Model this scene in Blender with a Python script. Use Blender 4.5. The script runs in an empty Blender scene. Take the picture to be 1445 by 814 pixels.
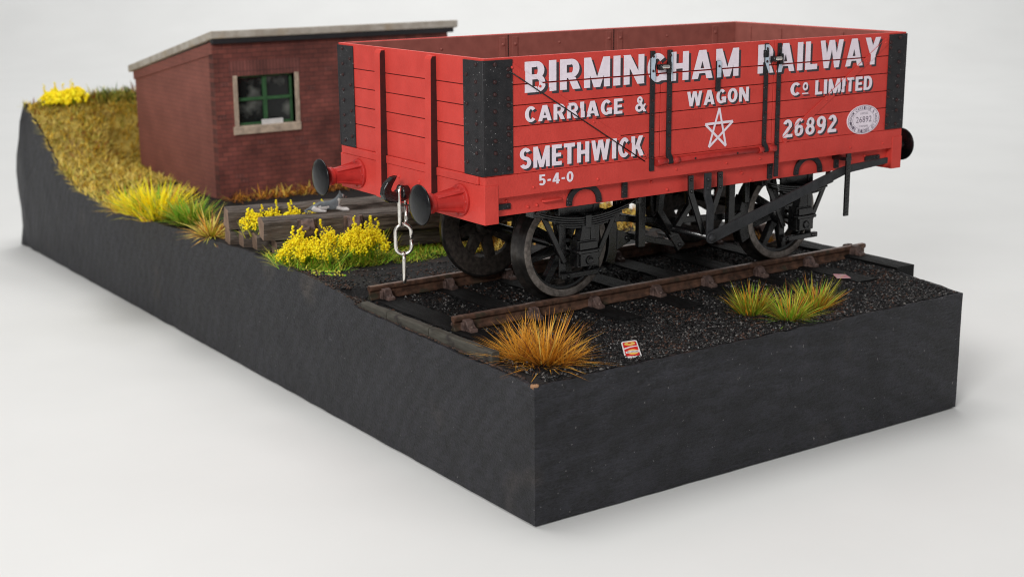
import bpy, bmesh, math, random
from mathutils import Vector, Matrix, noise
random.seed(7)
PI = math.pi
D = bpy.data
SC = bpy.context.scene
COL = SC.collection
SC.unit_settings.scale_length = 0.01          # one unit is a centimetre

# ------------------------------------------------------------------ materials
def nd(nt, typ, **kw):
    n = nt.nodes.new(typ)
    for k, v in kw.items():
        setattr(n, k, v)
    return n

def mat(name, c1, c2=None, rough=.6, metal=0., nscale=6., detail=6., bump=0., bscale=40., spec=.28,
        stretch=(1, 1, 1), speck=None, speck_scale=60., speck_at=.74, contrast=(.35, .65), coat=0.,
        patch=None, patch_scale=2., patch_at=(.55, .7), rvar=0.):
    m = D.materials.new(name); m.use_nodes = True
    nt = m.node_tree; L = nt.links
    b = nt.nodes['Principled BSDF']
    b.inputs['Roughness'].default_value = rough
    b.inputs['Metallic'].default_value = metal
    b.inputs['Specular IOR Level'].default_value = spec
    b.inputs['Coat Weight'].default_value = coat
    tc = nd(nt, 'ShaderNodeTexCoord'); mp = nd(nt, 'ShaderNodeMapping')
    mp.inputs['Scale'].default_value = stretch
    L.new(tc.outputs['Object'], mp.inputs['Vector'])
    if c2 is None: c2 = tuple(v * .8 for v in c1)
    n = nd(nt, 'ShaderNodeTexNoise'); n.inputs['Scale'].default_value = nscale; n.inputs['Detail'].default_value = detail
    L.new(mp.outputs['Vector'], n.inputs['Vector'])
    r = nd(nt, 'ShaderNodeValToRGB')
    r.color_ramp.elements[0].position = contrast[0]; r.color_ramp.elements[1].position = contrast[1]
    r.color_ramp.elements[0].color = (*c2, 1); r.color_ramp.elements[1].color = (*c1, 1)
    L.new(n.outputs['Fac'], r.inputs['Fac'])
    out = r.outputs['Color']
    def over(col, scale, a, z):
        nonlocal out
        n2 = nd(nt, 'ShaderNodeTexNoise'); n2.inputs['Scale'].default_value = scale; n2.inputs['Detail'].default_value = 3
        L.new(tc.outputs['Object'], n2.inputs['Vector'])
        mr = nd(nt, 'ShaderNodeMapRange'); mr.inputs['From Min'].default_value = a; mr.inputs['From Max'].default_value = z
        L.new(n2.outputs['Fac'], mr.inputs['Value'])
        mx = nd(nt, 'ShaderNodeMix'); mx.data_type = 'RGBA'
        L.new(mr.outputs['Result'], mx.inputs['Factor']); L.new(out, mx.inputs[6]); mx.inputs[7].default_value = (*col, 1)
        out = mx.outputs[2]
    if patch: over(patch, patch_scale, *patch_at)
    if speck: over(speck, speck_scale, speck_at, speck_at + .03)
    L.new(out, b.inputs['Base Color'])
    if rvar:
        mr = nd(nt, 'ShaderNodeMapRange'); mr.inputs['To Min'].default_value = rough - rvar; mr.inputs['To Max'].default_value = rough + rvar
        L.new(n.outputs['Fac'], mr.inputs['Value']); L.new(mr.outputs['Result'], b.inputs['Roughness'])
    if bump:
        n3 = nd(nt, 'ShaderNodeTexNoise'); n3.inputs['Scale'].default_value = bscale; n3.inputs['Detail'].default_value = 5
        L.new(mp.outputs['Vector'], n3.inputs['Vector'])
        bp = nd(nt, 'ShaderNodeBump'); bp.inputs['Strength'].default_value = bump; bp.inputs['Distance'].default_value = .04
        L.new(n3.outputs['Fac'], bp.inputs['Height']); L.new(bp.outputs['Normal'], b.inputs['Normal'])
    return m

M = {}
M['red'] = mat('red_paint', (.665, .062, .048), (.59, .051, .039), .52, bump=.25, bscale=22, nscale=2.2, speck=(.62, .25, .22), speck_scale=22, speck_at=.79)
M['red_shiny'] = mat('red_buffer_paint', (.50, .036, .030), (.40, .026, .022), .40, bump=.08, bscale=50)
M['groove'] = mat('plank_gap', (.12, .014, .011), rough=.9)
M['maroon'] = mat('brown_lining', (.34, .115, .092), (.28, .092, .074), .7, bump=.1, nscale=4)
M['black'] = mat('black_paint', (.024, .023, .025), (.015, .015, .017), .48, bump=.25, bscale=45, speck=(.25, .24, .24), speck_scale=26, speck_at=.69)
M['gear'] = mat('black_running_gear', (.006, .006, .0065), (.0035, .0035, .004), .26, bump=.10, bscale=30, rvar=.08, spec=.65)
M['steelgrey'] = mat('dark_grey_lever', (.042, .043, .047), (.026, .027, .030), .45, bump=.35, bscale=50, metal=.2)
M['bufhead'] = mat('black_buffer_face', (.007, .0075, .009), (.004, .0045, .005), .24, bump=.05, bscale=30, speck=(.3, .3, .3), speck_scale=30, speck_at=.78)
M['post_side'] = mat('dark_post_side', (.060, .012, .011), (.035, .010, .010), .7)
M['rivet'] = mat('dark_rivet', (.040, .016, .016), rough=.45)
M['white'] = mat('white_lettering', (.90, .80, .88), (.84, .74, .82), .6, nscale=12, bump=.06)
M['lshadow'] = mat('grey_letter_shading', (.055, .045, .052), rough=.6)
M['pale'] = mat('pale_blue_lettering', (.58, .68, .80), rough=.5)
M['ink'] = mat('grey_ink', (.16, .12, .17), rough=.6)
M['chrome'] = mat('bright_chain', (.88, .85, .79), (.72, .69, .64), .27, metal=1., nscale=14, rvar=.06)
M['tyre'] = mat('wheel_tyre_face', (.34, .30, .27), (.17, .15, .135), .38, metal=.5, bump=.4, bscale=40, nscale=12)
M['tread'] = mat('wheel_tread', (.09, .085, .08), (.05, .047, .045), .28, metal=.8, nscale=8)
M['spoke'] = mat('wheel_centre', (.085, .070, .060), (.030, .025, .022), .55, metal=.2, bump=.5, bscale=30, nscale=10)
M['rust'] = mat('rusty_rail', (.155, .080, .052), (.060, .034, .024), .5, metal=.15, bump=.4, bscale=25, nscale=7, patch=(.055, .050, .034), patch_scale=3)
M['railtop'] = mat('rail_head', (.30, .19, .15), (.15, .088, .066), .38, metal=.4, bump=.2, bscale=25, nscale=7)
M['chair'] = mat('rusty_chair', (.165, .108, .092), (.055, .036, .032), .5, bump=.4, bscale=20, nscale=9)
M['sleeper'] = mat('black_sleeper', (.026, .025, .026), (.003, .003, .003), .6, bump=1., bscale=9, stretch=(11, .7, 11), nscale=3.2, contrast=(.45, .75), spec=.2)
M['oldwood'] = mat('weathered_timber', (.165, .138, .118), (.036, .027, .021), .8, bump=1., bscale=7, stretch=(.6, 6, 6), nscale=4, patch=(.085, .06, .045), patch_scale=1.6)
M['woodend'] = mat('timber_end_grain', (.34, .23, .165), (.22, .145, .105), .8, bump=.5, bscale=16, nscale=5)
M['kerb'] = mat('edging_grey', (.085, .080, .066), (.055, .050, .040), .7, bump=.5, bscale=8, stretch=(1, .6, 3), nscale=5, patch=(.035, .030, .028), patch_scale=4)
M['earth'] = mat('brown_earth', (.10, .062, .045), (.035, .024, .02), .9, bump=.8, bscale=14, nscale=8)
M['ballast0'] = mat('black_ballast', (.020, .018, .018), (.006, .006, .006), .75, bump=1., bscale=26, nscale=18, patch=(.05, .026, .017), patch_scale=1.3, patch_at=(.58, .75))
M['st1'] = mat('coal_black_stone', (.006, .006, .0065), rough=.35, spec=.4)
M['st2'] = mat('dark_grey_stone', (.020, .0195, .0195), rough=.5)
M['st3'] = mat('grey_stone', (.17, .16, .15), rough=.5)
M['st4'] = mat('brown_stone', (.085, .042, .028), rough=.7)
M['hillsoil'] = mat('olive_hillside', (.48, .36, .08), (.30, .22, .05), .9, bump=1., bscale=6, nscale=2.2, patch=(.27, .17, .05), patch_scale=.8)
M['brickdark'] = None
M['stone'] = mat('stone_surround', (.60, .48, .37), (.38, .30, .235), .85, bump=.4, bscale=14, nscale=5)
M['roof'] = mat('felt_roof', (.52, .485, .43), (.38, .335, .28), .85, bump=.5, bscale=10, nscale=3, patch=(.40, .32, .22), patch_scale=1.2)
M['gutter'] = mat('dark_fascia', (.028, .028, .032), rough=.5)
M['green'] = mat('green_frame', (.055, .15, .062), (.035, .10, .042), .5)
M['paper'] = mat('white_paper', (.75, .74, .73), (.68, .67, .66), .7)
M['mixgreen'] = mat('moss_green', (.10, .16, .015), (.045, .085, .008), .9, bump=.8, bscale=12, nscale=5)
M['yellow'] = mat('yellow_petal', (.96, .76, .008), (.93, .68, .006), .6, nscale=9)
M['yellowb'] = mat('bright_yellow_petal', (.98, .88, .02), (.97, .82, .012), .6)
M['g1'] = mat('fresh_green_blade', (.22, .46, .02), rough=.6)
M['g2'] = mat('olive_blade', (.40, .37, .035), rough=.6)
M['g3'] = mat('dark_green_blade', (.10, .17, .02), rough=.6)
M['g4'] = mat('lime_blade', (.62, .60, .07), rough=.6)
M['o1'] = mat('orange_blade', (.74, .32, .025), rough=.5)
M['o2'] = mat('amber_blade', (.85, .45, .06), rough=.5)
M['o3'] = mat('brown_blade', (.34, .12, .03), rough=.6)
M['o4'] = mat('maroon_blade', (.16, .05, .03), rough=.6)
M['s1'] = mat('straw_blade', (.80, .62, .15), rough=.7)
M['s2'] = mat('golden_blade', (.82, .58, .09), rough=.7)
M['s3'] = mat('dull_green_blade', (.50, .45, .08), rough=.7)
M['chip'] = mat('bare_wood', (.42, .24, .13), (.30, .16, .085), .8)
M['pred'] = mat('packet_red', (.70, .025, .02), (.62, .02, .018), .35)
M['pyel'] = mat('packet_yellow', (.85, .48, .06), (.80, .55, .16), .4)
M['ppink'] = mat('pink_paper', (.75, .22, .27), (.70, .55, .55), .6, nscale=6)
M['catgrey'] = mat('grey_cat_fur', (.15, .165, .175), (.10, .11, .12), .9, bump=.4, bscale=20)
M['catwhite'] = mat('white_cat_fur', (.62, .60, .58), (.5, .48, .47), .9, bump=.4, bscale=20)
M['catpink'] = mat('cat_nose', (.3, .15, .13), rough=.6)
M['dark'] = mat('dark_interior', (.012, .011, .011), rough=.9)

def glass():
    m = D.materials.new('dusty_window_pane'); m.use_nodes = True
    nt = m.node_tree; b = nt.nodes['Principled BSDF']
    b.inputs['Roughness'].default_value = .12
    n = nd(nt, 'ShaderNodeTexNoise'); n.inputs['Scale'].default_value = 1.7; n.inputs['Detail'].default_value = 4
    tc = nd(nt, 'ShaderNodeTexCoord'); nt.links.new(tc.outputs['Object'], n.inputs['Vector'])
    r = nd(nt, 'ShaderNodeValToRGB'); r.color_ramp.elements[0].position = .55; r.color_ramp.elements[1].position = .80
    r.color_ramp.elements[0].color = (.010, .012, .012, 1); r.color_ramp.elements[1].color = (.20, .21, .19, 1)
    nt.links.new(n.outputs['Fac'], r.inputs['Fac']); nt.links.new(r.outputs['Color'], b.inputs['Base Color'])
    return m
M['glass'] = glass()

def brick(name, axis, c1, c2, mortar, soldier=False, lo=.6, hi=1.35):
    m = D.materials.new(name); m.use_nodes = True
    nt = m.node_tree; L = nt.links; b = nt.nodes['Principled BSDF']
    b.inputs['Roughness'].default_value = .85
    tc = nd(nt, 'ShaderNodeTexCoord'); sp = nd(nt, 'ShaderNodeSeparateXYZ'); cb = nd(nt, 'ShaderNodeCombineXYZ')
    L.new(tc.outputs['Object'], sp.inputs[0])
    u, v = (axis, 'Z') if not soldier else ('Z', axis)
    L.new(sp.outputs[u], cb.inputs[0]); L.new(sp.outputs[v], cb.inputs[1])
    t = nd(nt, 'ShaderNodeTexBrick')
    t.offset = 0.5 if not soldier else 0.
    t.inputs['Scale'].default_value = 1.
    t.inputs['Brick Width'].default_value = .29 if not soldier else .6
    t.inputs['Row Height'].default_value = .128 if not soldier else .10
    t.inputs['Mortar Size'].default_value = .009; t.inputs['Mortar Smooth'].default_value = .3
    t.inputs['Bias'].default_value = -.35
    t.inputs['Color1'].default_value = (*c1, 1); t.inputs['Color2'].default_value = (*c2, 1); t.inputs['Mortar'].default_value = (*mortar, 1)
    L.new(cb.outputs[0], t.inputs['Vector'])
    n = nd(nt, 'ShaderNodeTexNoise'); n.inputs['Scale'].default_value = 1.4; n.inputs['Detail'].default_value = 6
    L.new(tc.outputs['Object'], n.inputs['Vector'])
    mr = nd(nt, 'ShaderNodeMapRange'); mr.inputs['From Min'].default_value = .3; mr.inputs['From Max'].default_value = .7; mr.inputs['To Min'].default_value = lo; mr.inputs['To Max'].default_value = hi
    L.new(n.outputs['Fac'], mr.inputs['Value'])
    mx = nd(nt, 'ShaderNodeMix'); mx.data_type = 'RGBA'; mx.blend_type = 'MULTIPLY'; mx.inputs['Factor'].default_value = 1
    L.new(t.outputs['Color'], mx.inputs[6]); L.new(mr.outputs['Result'], mx.inputs[7])
    L.new(mx.outputs[2], b.inputs['Base Color'])
    bp = nd(nt, 'ShaderNodeBump'); bp.inputs['Strength'].default_value = .5; bp.inputs['Distance'].default_value = .03; bp.invert = True
    L.new(t.outputs['Fac'], bp.inputs['Height']); L.new(bp.outputs['Normal'], b.inputs['Normal'])
    return m
BC = ((.175, .050, .040), (.265, .075, .056), (.085, .034, .029))
M['brick_x'] = brick('brick_front', 'X', *BC)
M['brick_y'] = brick('brick_gable', 'Y', (.265, .090, .070), (.295, .098, .076), (.205, .078, .063), False, .85, 1.13)
M['brick_s'] = brick('brick_lintel', 'X', (.18, .060, .050), (.23, .074, .060), (.070, .030, .028), True)

def plinth_paint():
    m = D.materials.new('black_painted_wood'); m.use_nodes = True
    nt = m.node_tree; L = nt.links; b = nt.nodes['Principled BSDF']
    b.inputs['Roughness'].default_value = .46; b.inputs['Specular IOR Level'].default_value = .45
    tc = nd(nt, 'ShaderNodeTexCoord')
    def noi(scale, det=5, st=(1, 1, 1), rough=.5):
        mp = nd(nt, 'ShaderNodeMapping'); mp.inputs['Scale'].default_value = st
        L.new(tc.outputs['Object'], mp.inputs['Vector'])
        n = nd(nt, 'ShaderNodeTexNoise'); n.inputs['Scale'].default_value = scale; n.inputs['Detail'].default_value = det
        n.inputs['Roughness'].default_value = rough
        L.new(mp.outputs['Vector'], n.inputs['Vector']); return n.outputs['Fac']
    r = nd(nt, 'ShaderNodeValToRGB'); e = r.color_ramp.elements
    e[0].position = .3; e[0].color = (.012, .012, .016, 1); e[1].position = .7; e[1].color = (.025, .025, .032, 1)
    L.new(noi(1.6, 6), r.inputs['Fac'])
    out = r.outputs['Color']
    def over(val, a, z, col):
        nonlocal out
        mr = nd(nt, 'ShaderNodeMapRange'); mr.inputs['From Min'].default_value = a; mr.inputs['From Max'].default_value = z
        L.new(val, mr.inputs['Value'])
        mx = nd(nt, 'ShaderNodeMix'); mx.data_type = 'RGBA'
        L.new(mr.outputs['Result'], mx.inputs['Factor']); L.new(out, mx.inputs[6]); mx.inputs[7].default_value = (*col, 1); out = mx.outputs[2]
    over(noi(.55, 3), .62, .80, (.072, .058, .050))             # dusty brown rub marks
    over(noi(13, 2), .735, .76, (.20, .19, .19))                  # dust specks
    over(noi(5, 3, (.35, .35, 6)), .76, .80, (.15, .15, .16))    # fine scratches
    L.new(out, b.inputs['Base Color'])
    # brush strokes, pits and wood grain
    a1 = noi(17, 4, (1, 1, 1), .75); a2 = noi(5, 5, (.45, .45, 4.2), .65); a3 = noi(26, 3, (.5, .5, 1.6), .6)
    w = nd(nt, 'ShaderNodeTexWave'); w.wave_type = 'RINGS'; w.rings_direction = 'SPHERICAL'
    mp = nd(nt, 'ShaderNodeMapping'); mp.inputs['Location'].default_value = (.6, 14, 1.6); mp.inputs['Scale'].default_value = (.5, .3, 1.)
    L.new(tc.outputs['Object'], mp.inputs['Vector']); L.new(mp.outputs['Vector'], w.inputs['Vector'])
    w.inputs['Scale'].default_value = 2.6; w.inputs['Distortion'].default_value = 6; w.inputs['Detail'].default_value = 4; w.inputs['Detail Scale'].default_value = 1.6
    def ma(op, a, bb):
        n = nd(nt, 'ShaderNodeMath', operation=op)
        for i, v in enumerate((a, bb)):
            if isinstance(v, (int, float)): n.inputs[i].default_value = v
            else: L.new(v, n.inputs[i])
        return n.outputs[0]
    h = ma('ADD', ma('MULTIPLY', a1, .9), ma('ADD', ma('MULTIPLY', a2, .7), ma('MULTIPLY', w.outputs['Fac'], .16)))
    h = ma('ADD', h, ma('MULTIPLY', a3, .6))
    # relief shading of the grain put into the colour: ridges lighter, pits darker
    mr = nd(nt, 'ShaderNodeMapRange'); mr.inputs['From Min'].default_value = .95; mr.inputs['From Max'].default_value = 1.45
    mr.inputs['To Min'].default_value = .30; mr.inputs['To Max'].default_value = 2.1; L.new(h, mr.inputs['Value'])
    mx = nd(nt, 'ShaderNodeMix'); mx.data_type = 'RGBA'; mx.blend_type = 'MULTIPLY'; mx.inputs['Factor'].default_value = 1
    L.new(out, mx.inputs[6]); L.new(mr.outputs['Result'], mx.inputs[7]); L.new(mx.outputs[2], b.inputs['Base Color'])
    bp = nd(nt, 'ShaderNodeBump'); bp.inputs['Strength'].default_value = 1.; bp.inputs['Distance'].default_value = .10
    L.new(h, bp.inputs['Height']); L.new(bp.outputs['Normal'], b.inputs['Normal'])
    return m
M['plinth'] = plinth_paint()
M['table'] = mat('white_paper_sheet', (.765, .765, .752), (.74, .74, .727), .75, nscale=.25, bump=.05, bscale=2.5, spec=.25)

# ------------------------------------------------------------------ mesh builder (world coordinates)
class MB:
    def __init__(s): s.v = []; s.f = []; s.m = []; s.sm = []
    def add(s, vs, fs, mi=0, smooth=False):
        o = len(s.v); s.v += [tuple(p) for p in vs]
        for f in fs:
            s.f.append([i + o for i in f]); s.m.append(mi); s.sm.append(smooth)
        return s
    def box(s, x0, x1, y0, y1, z0, z1, mi=0):
        vs = [(x, y, z) for z in (z0, z1) for y in (y0, y1) for x in (x0, x1)]
        return s.add(vs, [(0, 2, 3, 1), (4, 5, 7, 6), (0, 1, 5, 4), (2, 6, 7, 3), (0, 4, 6, 2), (1, 3, 7, 5)], mi)
    def prism(s, pts, axis, a, b, mi=0):
        """closed outline pts (u,v) swept along axis from a to b; y: (x,z)  x: (y,z)  z: (x,y)"""
        area = sum(p[0] * q[1] - q[0] * p[1] for p, q in zip(pts, pts[1:] + pts[:1]))
        if area < 0: pts = pts[::-1]
        def P(u, v, w): return {'x': (w, u, v), 'y': (u, w, v), 'z': (u, v, w)}[axis]
        n = len(pts); vs = [P(u, v, a) for u, v in pts] + [P(u, v, b) for u, v in pts]
        fs = [list(range(n)), list(range(2 * n - 1, n - 1, -1))] + [(i, (i + 1) % n + 0, (i + 1) % n + n, i + n) for i in range(n)]
        flip = (axis in 'xz') == (b > a)
        if flip: fs = [f[::-1] for f in fs]
        return s.add(vs, [f[::-1] for f in fs] if False else fs, mi)
    def strip(s, path, w, axis, a, b, mi=0):
        """flat bar following path (u,v) with width w, extruded along axis"""
        L, R = [], []
        for i, p in enumerate(path):
            p = Vector(p); d = Vector((0, 0))
            if i: d += (p - Vector(path[i - 1])).normalized()
            if i < len(path) - 1: d += (Vector(path[i + 1]) - p).normalized()
            d.normalize(); nrm = Vector((-d.y, d.x)) * w / 2
            L.append(tuple(p + nrm)); R.append(tuple(p - nrm))
        return s.prism(L + R[::-1], axis, a, b, mi)
    def tube(s, path, r, seg=8, mi=0, closed=False, caps=True):
        P = [Vector(p) for p in path]; n = len(P)
        rr = r if isinstance(r, (list, tuple)) else [r] * n
        vs = []; prev = None
        for i, p in enumerate(P):
            d = (P[(i + 1) % n] - P[i - 1]) if (closed or 0 < i < n - 1) else (P[1] - P[0] if i == 0 else P[-1] - P[-2])
            d.normalize()
            if prev is None:
                u = d.orthogonal().normalized()
            else:
                u = (prev - d * prev.dot(d)).normalized()
            prev = u; w = d.cross(u)
            for k in range(seg):
                a = 2 * PI * k / seg
                vs.append(p + (u * math.cos(a) + w * math.sin(a)) * rr[i])
        fs = []
        for i in range(n if closed else n - 1):
            j = (i + 1) % n
            for k in range(seg):
                k2 = (k + 1) % seg
                fs.append((i * seg + k, i * seg + k2, j * seg + k2, j * seg + k))
        s.add(vs, fs, mi, True)
        if not closed and caps:
            s.add(vs[:seg], [tuple(range(seg))[::-1]], mi); s.add(vs[-seg:], [tuple(range(seg))], mi)
        return s
    def lathe(s, prof, c, axis, seg=48, mi=0, closed=False, smooth=True, mis=None):
        """prof: (radius, height) pairs; spun about axis ('x','y') through c, height along +axis"""
        vs = []
        for r, h in prof:
            for k in range(seg):
                a = 2 * PI * k / seg; u, v = r * math.cos(a), r * math.sin(a)
                vs.append((c[0] + h, c[1] + u, c[2] + v) if axis == 'x' else (c[0] + v, c[1] + h, c[2] + u) if axis == 'y' else (c[0] + u, c[1] + v, c[2] + h))
        n = len(prof)
        for i in range(n if closed else n - 1):
            j = (i + 1) % n; fs = []
            for k in range(seg):
                k2 = (k + 1) % seg
                fs.append((i * seg + k, i * seg + k2, j * seg + k2, j * seg + k))
            o = len(s.v)
            s.add([vs[q] for q in range(i * seg, i * seg + seg)] + [vs[q] for q in range(j * seg, j * seg + seg)],
                  [(k, (k + 1) % seg, seg + (k + 1) % seg, seg + k) for k in range(seg)], mis[i] if mis else mi, smooth)
        return s
    def dome(s, c, nrm, r, h=None, mi=0, seg=8):
        nrm = Vector(nrm).normalized(); u = nrm.orthogonal().normalized(); w = nrm.cross(u); c = Vector(c); h = h or r * .7
        vs = []
        for rr, hh in ((1, 0), (.8, .65)):
            for k in range(seg):
                a = 2 * PI * k / seg
                vs.append(c + (u * math.cos(a) + w * math.sin(a)) * r * rr + nrm * h * hh)
        vs.append(c + nrm * h)
        fs = [(k, (k + 1) % seg, seg + (k + 1) % seg, seg + k) for k in range(seg)] + [(seg + k, seg + (k + 1) % seg, 2 * seg) for k in range(seg)]
        return s.add(vs, fs, mi, True)
    def ball(s, c, r, mi=0, sq=(1, 1, 1)):
        t = (1 + 5 ** .5) / 2; q = r / 1.9
        vs = [(-1, t, 0), (1, t, 0), (-1, -t, 0), (1, -t, 0), (0, -1, t), (0, 1, t), (0, -1, -t), (0, 1, -t), (t, 0, -1), (t, 0, 1), (-t, 0, -1), (-t, 0, 1)]
        fs = [(0, 11, 5), (0, 5, 1), (0, 1, 7), (0, 7, 10), (0, 10, 11), (1, 5, 9), (5, 11, 4), (11, 10, 2), (10, 7, 6), (7, 1, 8),
              (3, 9, 4), (3, 4, 2), (3, 2, 6), (3, 6, 8), (3, 8, 9), (4, 9, 5), (2, 4, 11), (6, 2, 10), (8, 6, 7), (9, 8, 1)]
        return s.add([(c[0] + x * q * sq[0], c[1] + y * q * sq[1], c[2] + z * q * sq[2]) for x, y, z in vs], fs, mi, True)
    def build(s, name, mats, parent=None, bevel=0., fix=True, seg=2):
        loc = Vector((0, 0, 0))
        if parent is not None:
            q = parent
            while q is not None: loc += q.location; q = q.parent
        me = D.meshes.new(name)
        me.from_pydata([(x - loc.x, y - loc.y, z - loc.z) for x, y, z in s.v], [], s.f)
        for m in (mats if isinstance(mats, (list, tuple)) else [mats]): me.materials.append(M[m])
        me.polygons.foreach_set('material_index', s.m); me.polygons.foreach_set('use_smooth', s.sm)
        if fix:
            bm = bmesh.new(); bm.from_mesh(me)
            bmesh.ops.remove_doubles(bm, verts=bm.verts, dist=1e-5)
            bmesh.ops.recalc_face_normals(bm, faces=bm.faces); bm.to_mesh(me); bm.free()
        o = D.objects.new(name, me); COL.objects.link(o)
        if parent is not None: o.parent = parent
        if bevel:
            b = o.modifiers.new('bevel', 'BEVEL'); b.width = bevel; b.segments = seg; b.limit_method = 'ANGLE'; b.angle_limit = .7
        return o

def tag(o, label=None, cat=None, group=None, kind=None):
    if label: o['label'] = label
    if cat: o['category'] = cat
    if group: o['group'] = group
    if kind: o['kind'] = kind
    return o
def thing(name, loc, label, cat, group=None):
    o = D.objects.new(name, None); COL.objects.link(o); o.location = loc; o.empty_display_size = .3
    return tag(o, label, cat, group)
def rebase(o, loc):
    """move a single mesh object's origin to loc without moving its shape"""
    loc = Vector(loc); o.data.transform(Matrix.Translation(-loc)); o.location = loc
    return o

# ------------------------------------------------------------------ terrain
def lerp(pts, t):
    if t <= pts[0][0]: return pts[0][1]
    for (a, b), (c, d) in zip(pts, pts[1:]):
        if t <= c: return b + (d - b) * (t - a) / (c - a)
    return pts[-1][1]
def sstep(a, b, t):
    t = min(1, max(0, (t - a) / (b - a))); return t * t * (3 - 2 * t)
LEFT = [(0, 2.42), (1.4, 2.44), (3.4, 2.46), (6, 2.50), (6.6, 2.66), (8, 2.76), (9.2, 2.79), (11.3, 2.76), (12.5, 2.70), (14.2, 2.66), (17.5, 2.50), (20.2, 2.46),
        (22.5, 2.60), (24, 3.0), (25.4, 3.88), (26.6, 4.5), (27.4, 4.64), (28.4, 4.62)]
RIGHT = [(0, 10.72), (1.6, 10.95), (3.4, 11.65), (5, 11.7), (8, 11.2), (12, 10.9), (28.4, 10.8)]
def xr(y): return lerp(RIGHT, y)
def ground_z(x, y):
    l = lerp(LEFT, y)
    flat = 2.42 if y < 8.3 else 2.5
    if y > 20: l = lerp(LEFT, y - 2.7 * sstep(1.3, 2.6, x) * (1 - sstep(25.0, 26.2, y))); flat = 2.46
    if y < 22: k = math.exp(-max(0, x - .05) / (.25 if y < 7 else 1.6 if y < 9 else 2.5)); base = flat + (l - flat) * k
    else: base = l + .12 * sstep(0, 3, x)
    if y < 8.3: base += .05 * sstep(8.5, 11.5, x) * sstep(0, 2.5, y)
    return base + .012 * noise.noise((x * 2.1, y * 2.1, .3))
YS = [i * .2 for i in range(143)]
def wob(y, z, s): return .02 * noise.noise((y * 1.3, z * 2.2, s)) + .008 * noise.noise((y * 5, z * 5, s))

# the painted wooden base: a closed block whose top follows the ground
def make_plinth():
    root = thing('diorama_base', (5.3, 14.2, 0), 'black painted wooden base block carrying the whole model railway scene', 'display base')
    mb = MB(); ny = len(YS); nz = 9
    ring = []                                      # boundary points going round: (x, y)
    for y in YS: ring.append((0., y))
    for i in range(1, 40): ring.append((xr(28.4) * i / 40, 28.4))
    for y in YS[::-1]: ring.append((xr(y), y))
    for i in range(1, 54): ring.append((10.72 * (1 - i / 54), 0.))
    n = len(ring); vs = []; cols = []
    for i, (x, y) in enumerate(ring):
        top = ground_z(x, y) + .014 + .022 * noise.noise((x * 3, y * 3, 9)) + .018 * noise.noise((x * 9, y * 9, 4))
        for k in range(nz):
            z = top * k / (nz - 1)
            dx = dy = 0.
            if x == 0.: dx = wob(y, z, 1) if y > .15 else 0
            elif y == 0.: dy = wob(x, z, 5) * .6
            if y > 26 and x < 8:
                dy += .28 * noise.noise((x * .5, z * 1.3, 3.3)) * sstep(26, 28.4, y) + .27 * math.exp(-((z - 2.2) / .75) ** 2) * sstep(27, 28.4, y)
                if x == 0.: dx += .12 * noise.noise((y, z * 2.5, 8)) * sstep(26.5, 28, y)
            if y > 26: dy -= 1.3 * sstep(2.6, 4.7, z) * sstep(26.5, 28.4, y) - .1
            if k == 0: z = .012 * noise.noise((x * 2, y * 2, 4))
            vs.append((x + dx, y + dy, z))
    fs = []
    for i in range(n):
        j = (i + 1) % n
        for k in range(nz - 1): fs.append((i * nz + k, j * nz + k, j * nz + k + 1, i * nz + k + 1))
    mb.add(vs, fs, 0, True)
    top = [vs[i * nz + nz - 1] for i in range(n)]; bot = [vs[i * nz] for i in range(n)]
    # inner lip (hidden under the ground sheet) and underside
    inner = [(min(max(p[0], .09), xr(p[1]) - .09), min(max(p[1], .07), 28.25), p[2] - .012) for p in top]
    mb.add(top + inner, [(i, (i + 1) % n, n + (i + 1) % n, n + i) for i in range(n)], 0, True)
    mb.add(bot, [list(range(n))[::-1]], 0)
    o = mb.build('block', 'plinth', root)
    for p in o.data.polygons: p.use_smooth = True
    o.modifiers.new('es', 'EDGE_SPLIT').split_angle = .6
    c = MB()                                       # bare wood showing where the paint has chipped
    for cx, cy, cz, r in ((.03, .03, 2.425, .055), (.06, .02, 2.43, .05), (.0, .05, 2.42, .05), (.03, .04, 2.39, .045), (.02, .09, 2.425, .04)):
        c.ball((cx, cy, cz), r, 0, (1, .8, .7))
    c.build('bare_wood_chip', 'chip', root, fix=False)
make_plinth()

def sheet(name, y0, y1, material, step=.16, inset=.05, lift=0., xmax=None):
    mb = MB(); ny = int((y1 - y0) / step) + 1; nx = 70
    vs = []
    for j in range(ny + 1):
        y = y0 + (y1 - y0) * j / ny
        for i in range(nx + 1):
            x = inset + ((xmax or xr(y)) - 2 * inset) * i / nx
            vs.append((x, y, ground_z(x, y) + lift + .02 * noise.noise((x * 4, y * 4, 1)) + .012 * noise.noise((x * 11, y * 11, 2))))
    fs = [(j * (nx + 1) + i, j * (nx + 1) + i + 1, (j + 1) * (nx + 1) + i + 1, (j + 1) * (nx + 1) + i) for j in range(ny) for i in range(nx)]
    mb.add(vs, fs, 0, True)
    o = mb.build(name, material, fix=False)
    return tag(rebase(o, ((xmax or 10.7) / 2, (y0 + y1) / 2, ground_z(5, (y0 + y1) / 2))), kind='structure')
sheet('ground', .05, 22.02, 'ballast0', lift=.004)
sheet('hillside', 22., 27.2, 'hillsoil', lift=.012)

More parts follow.
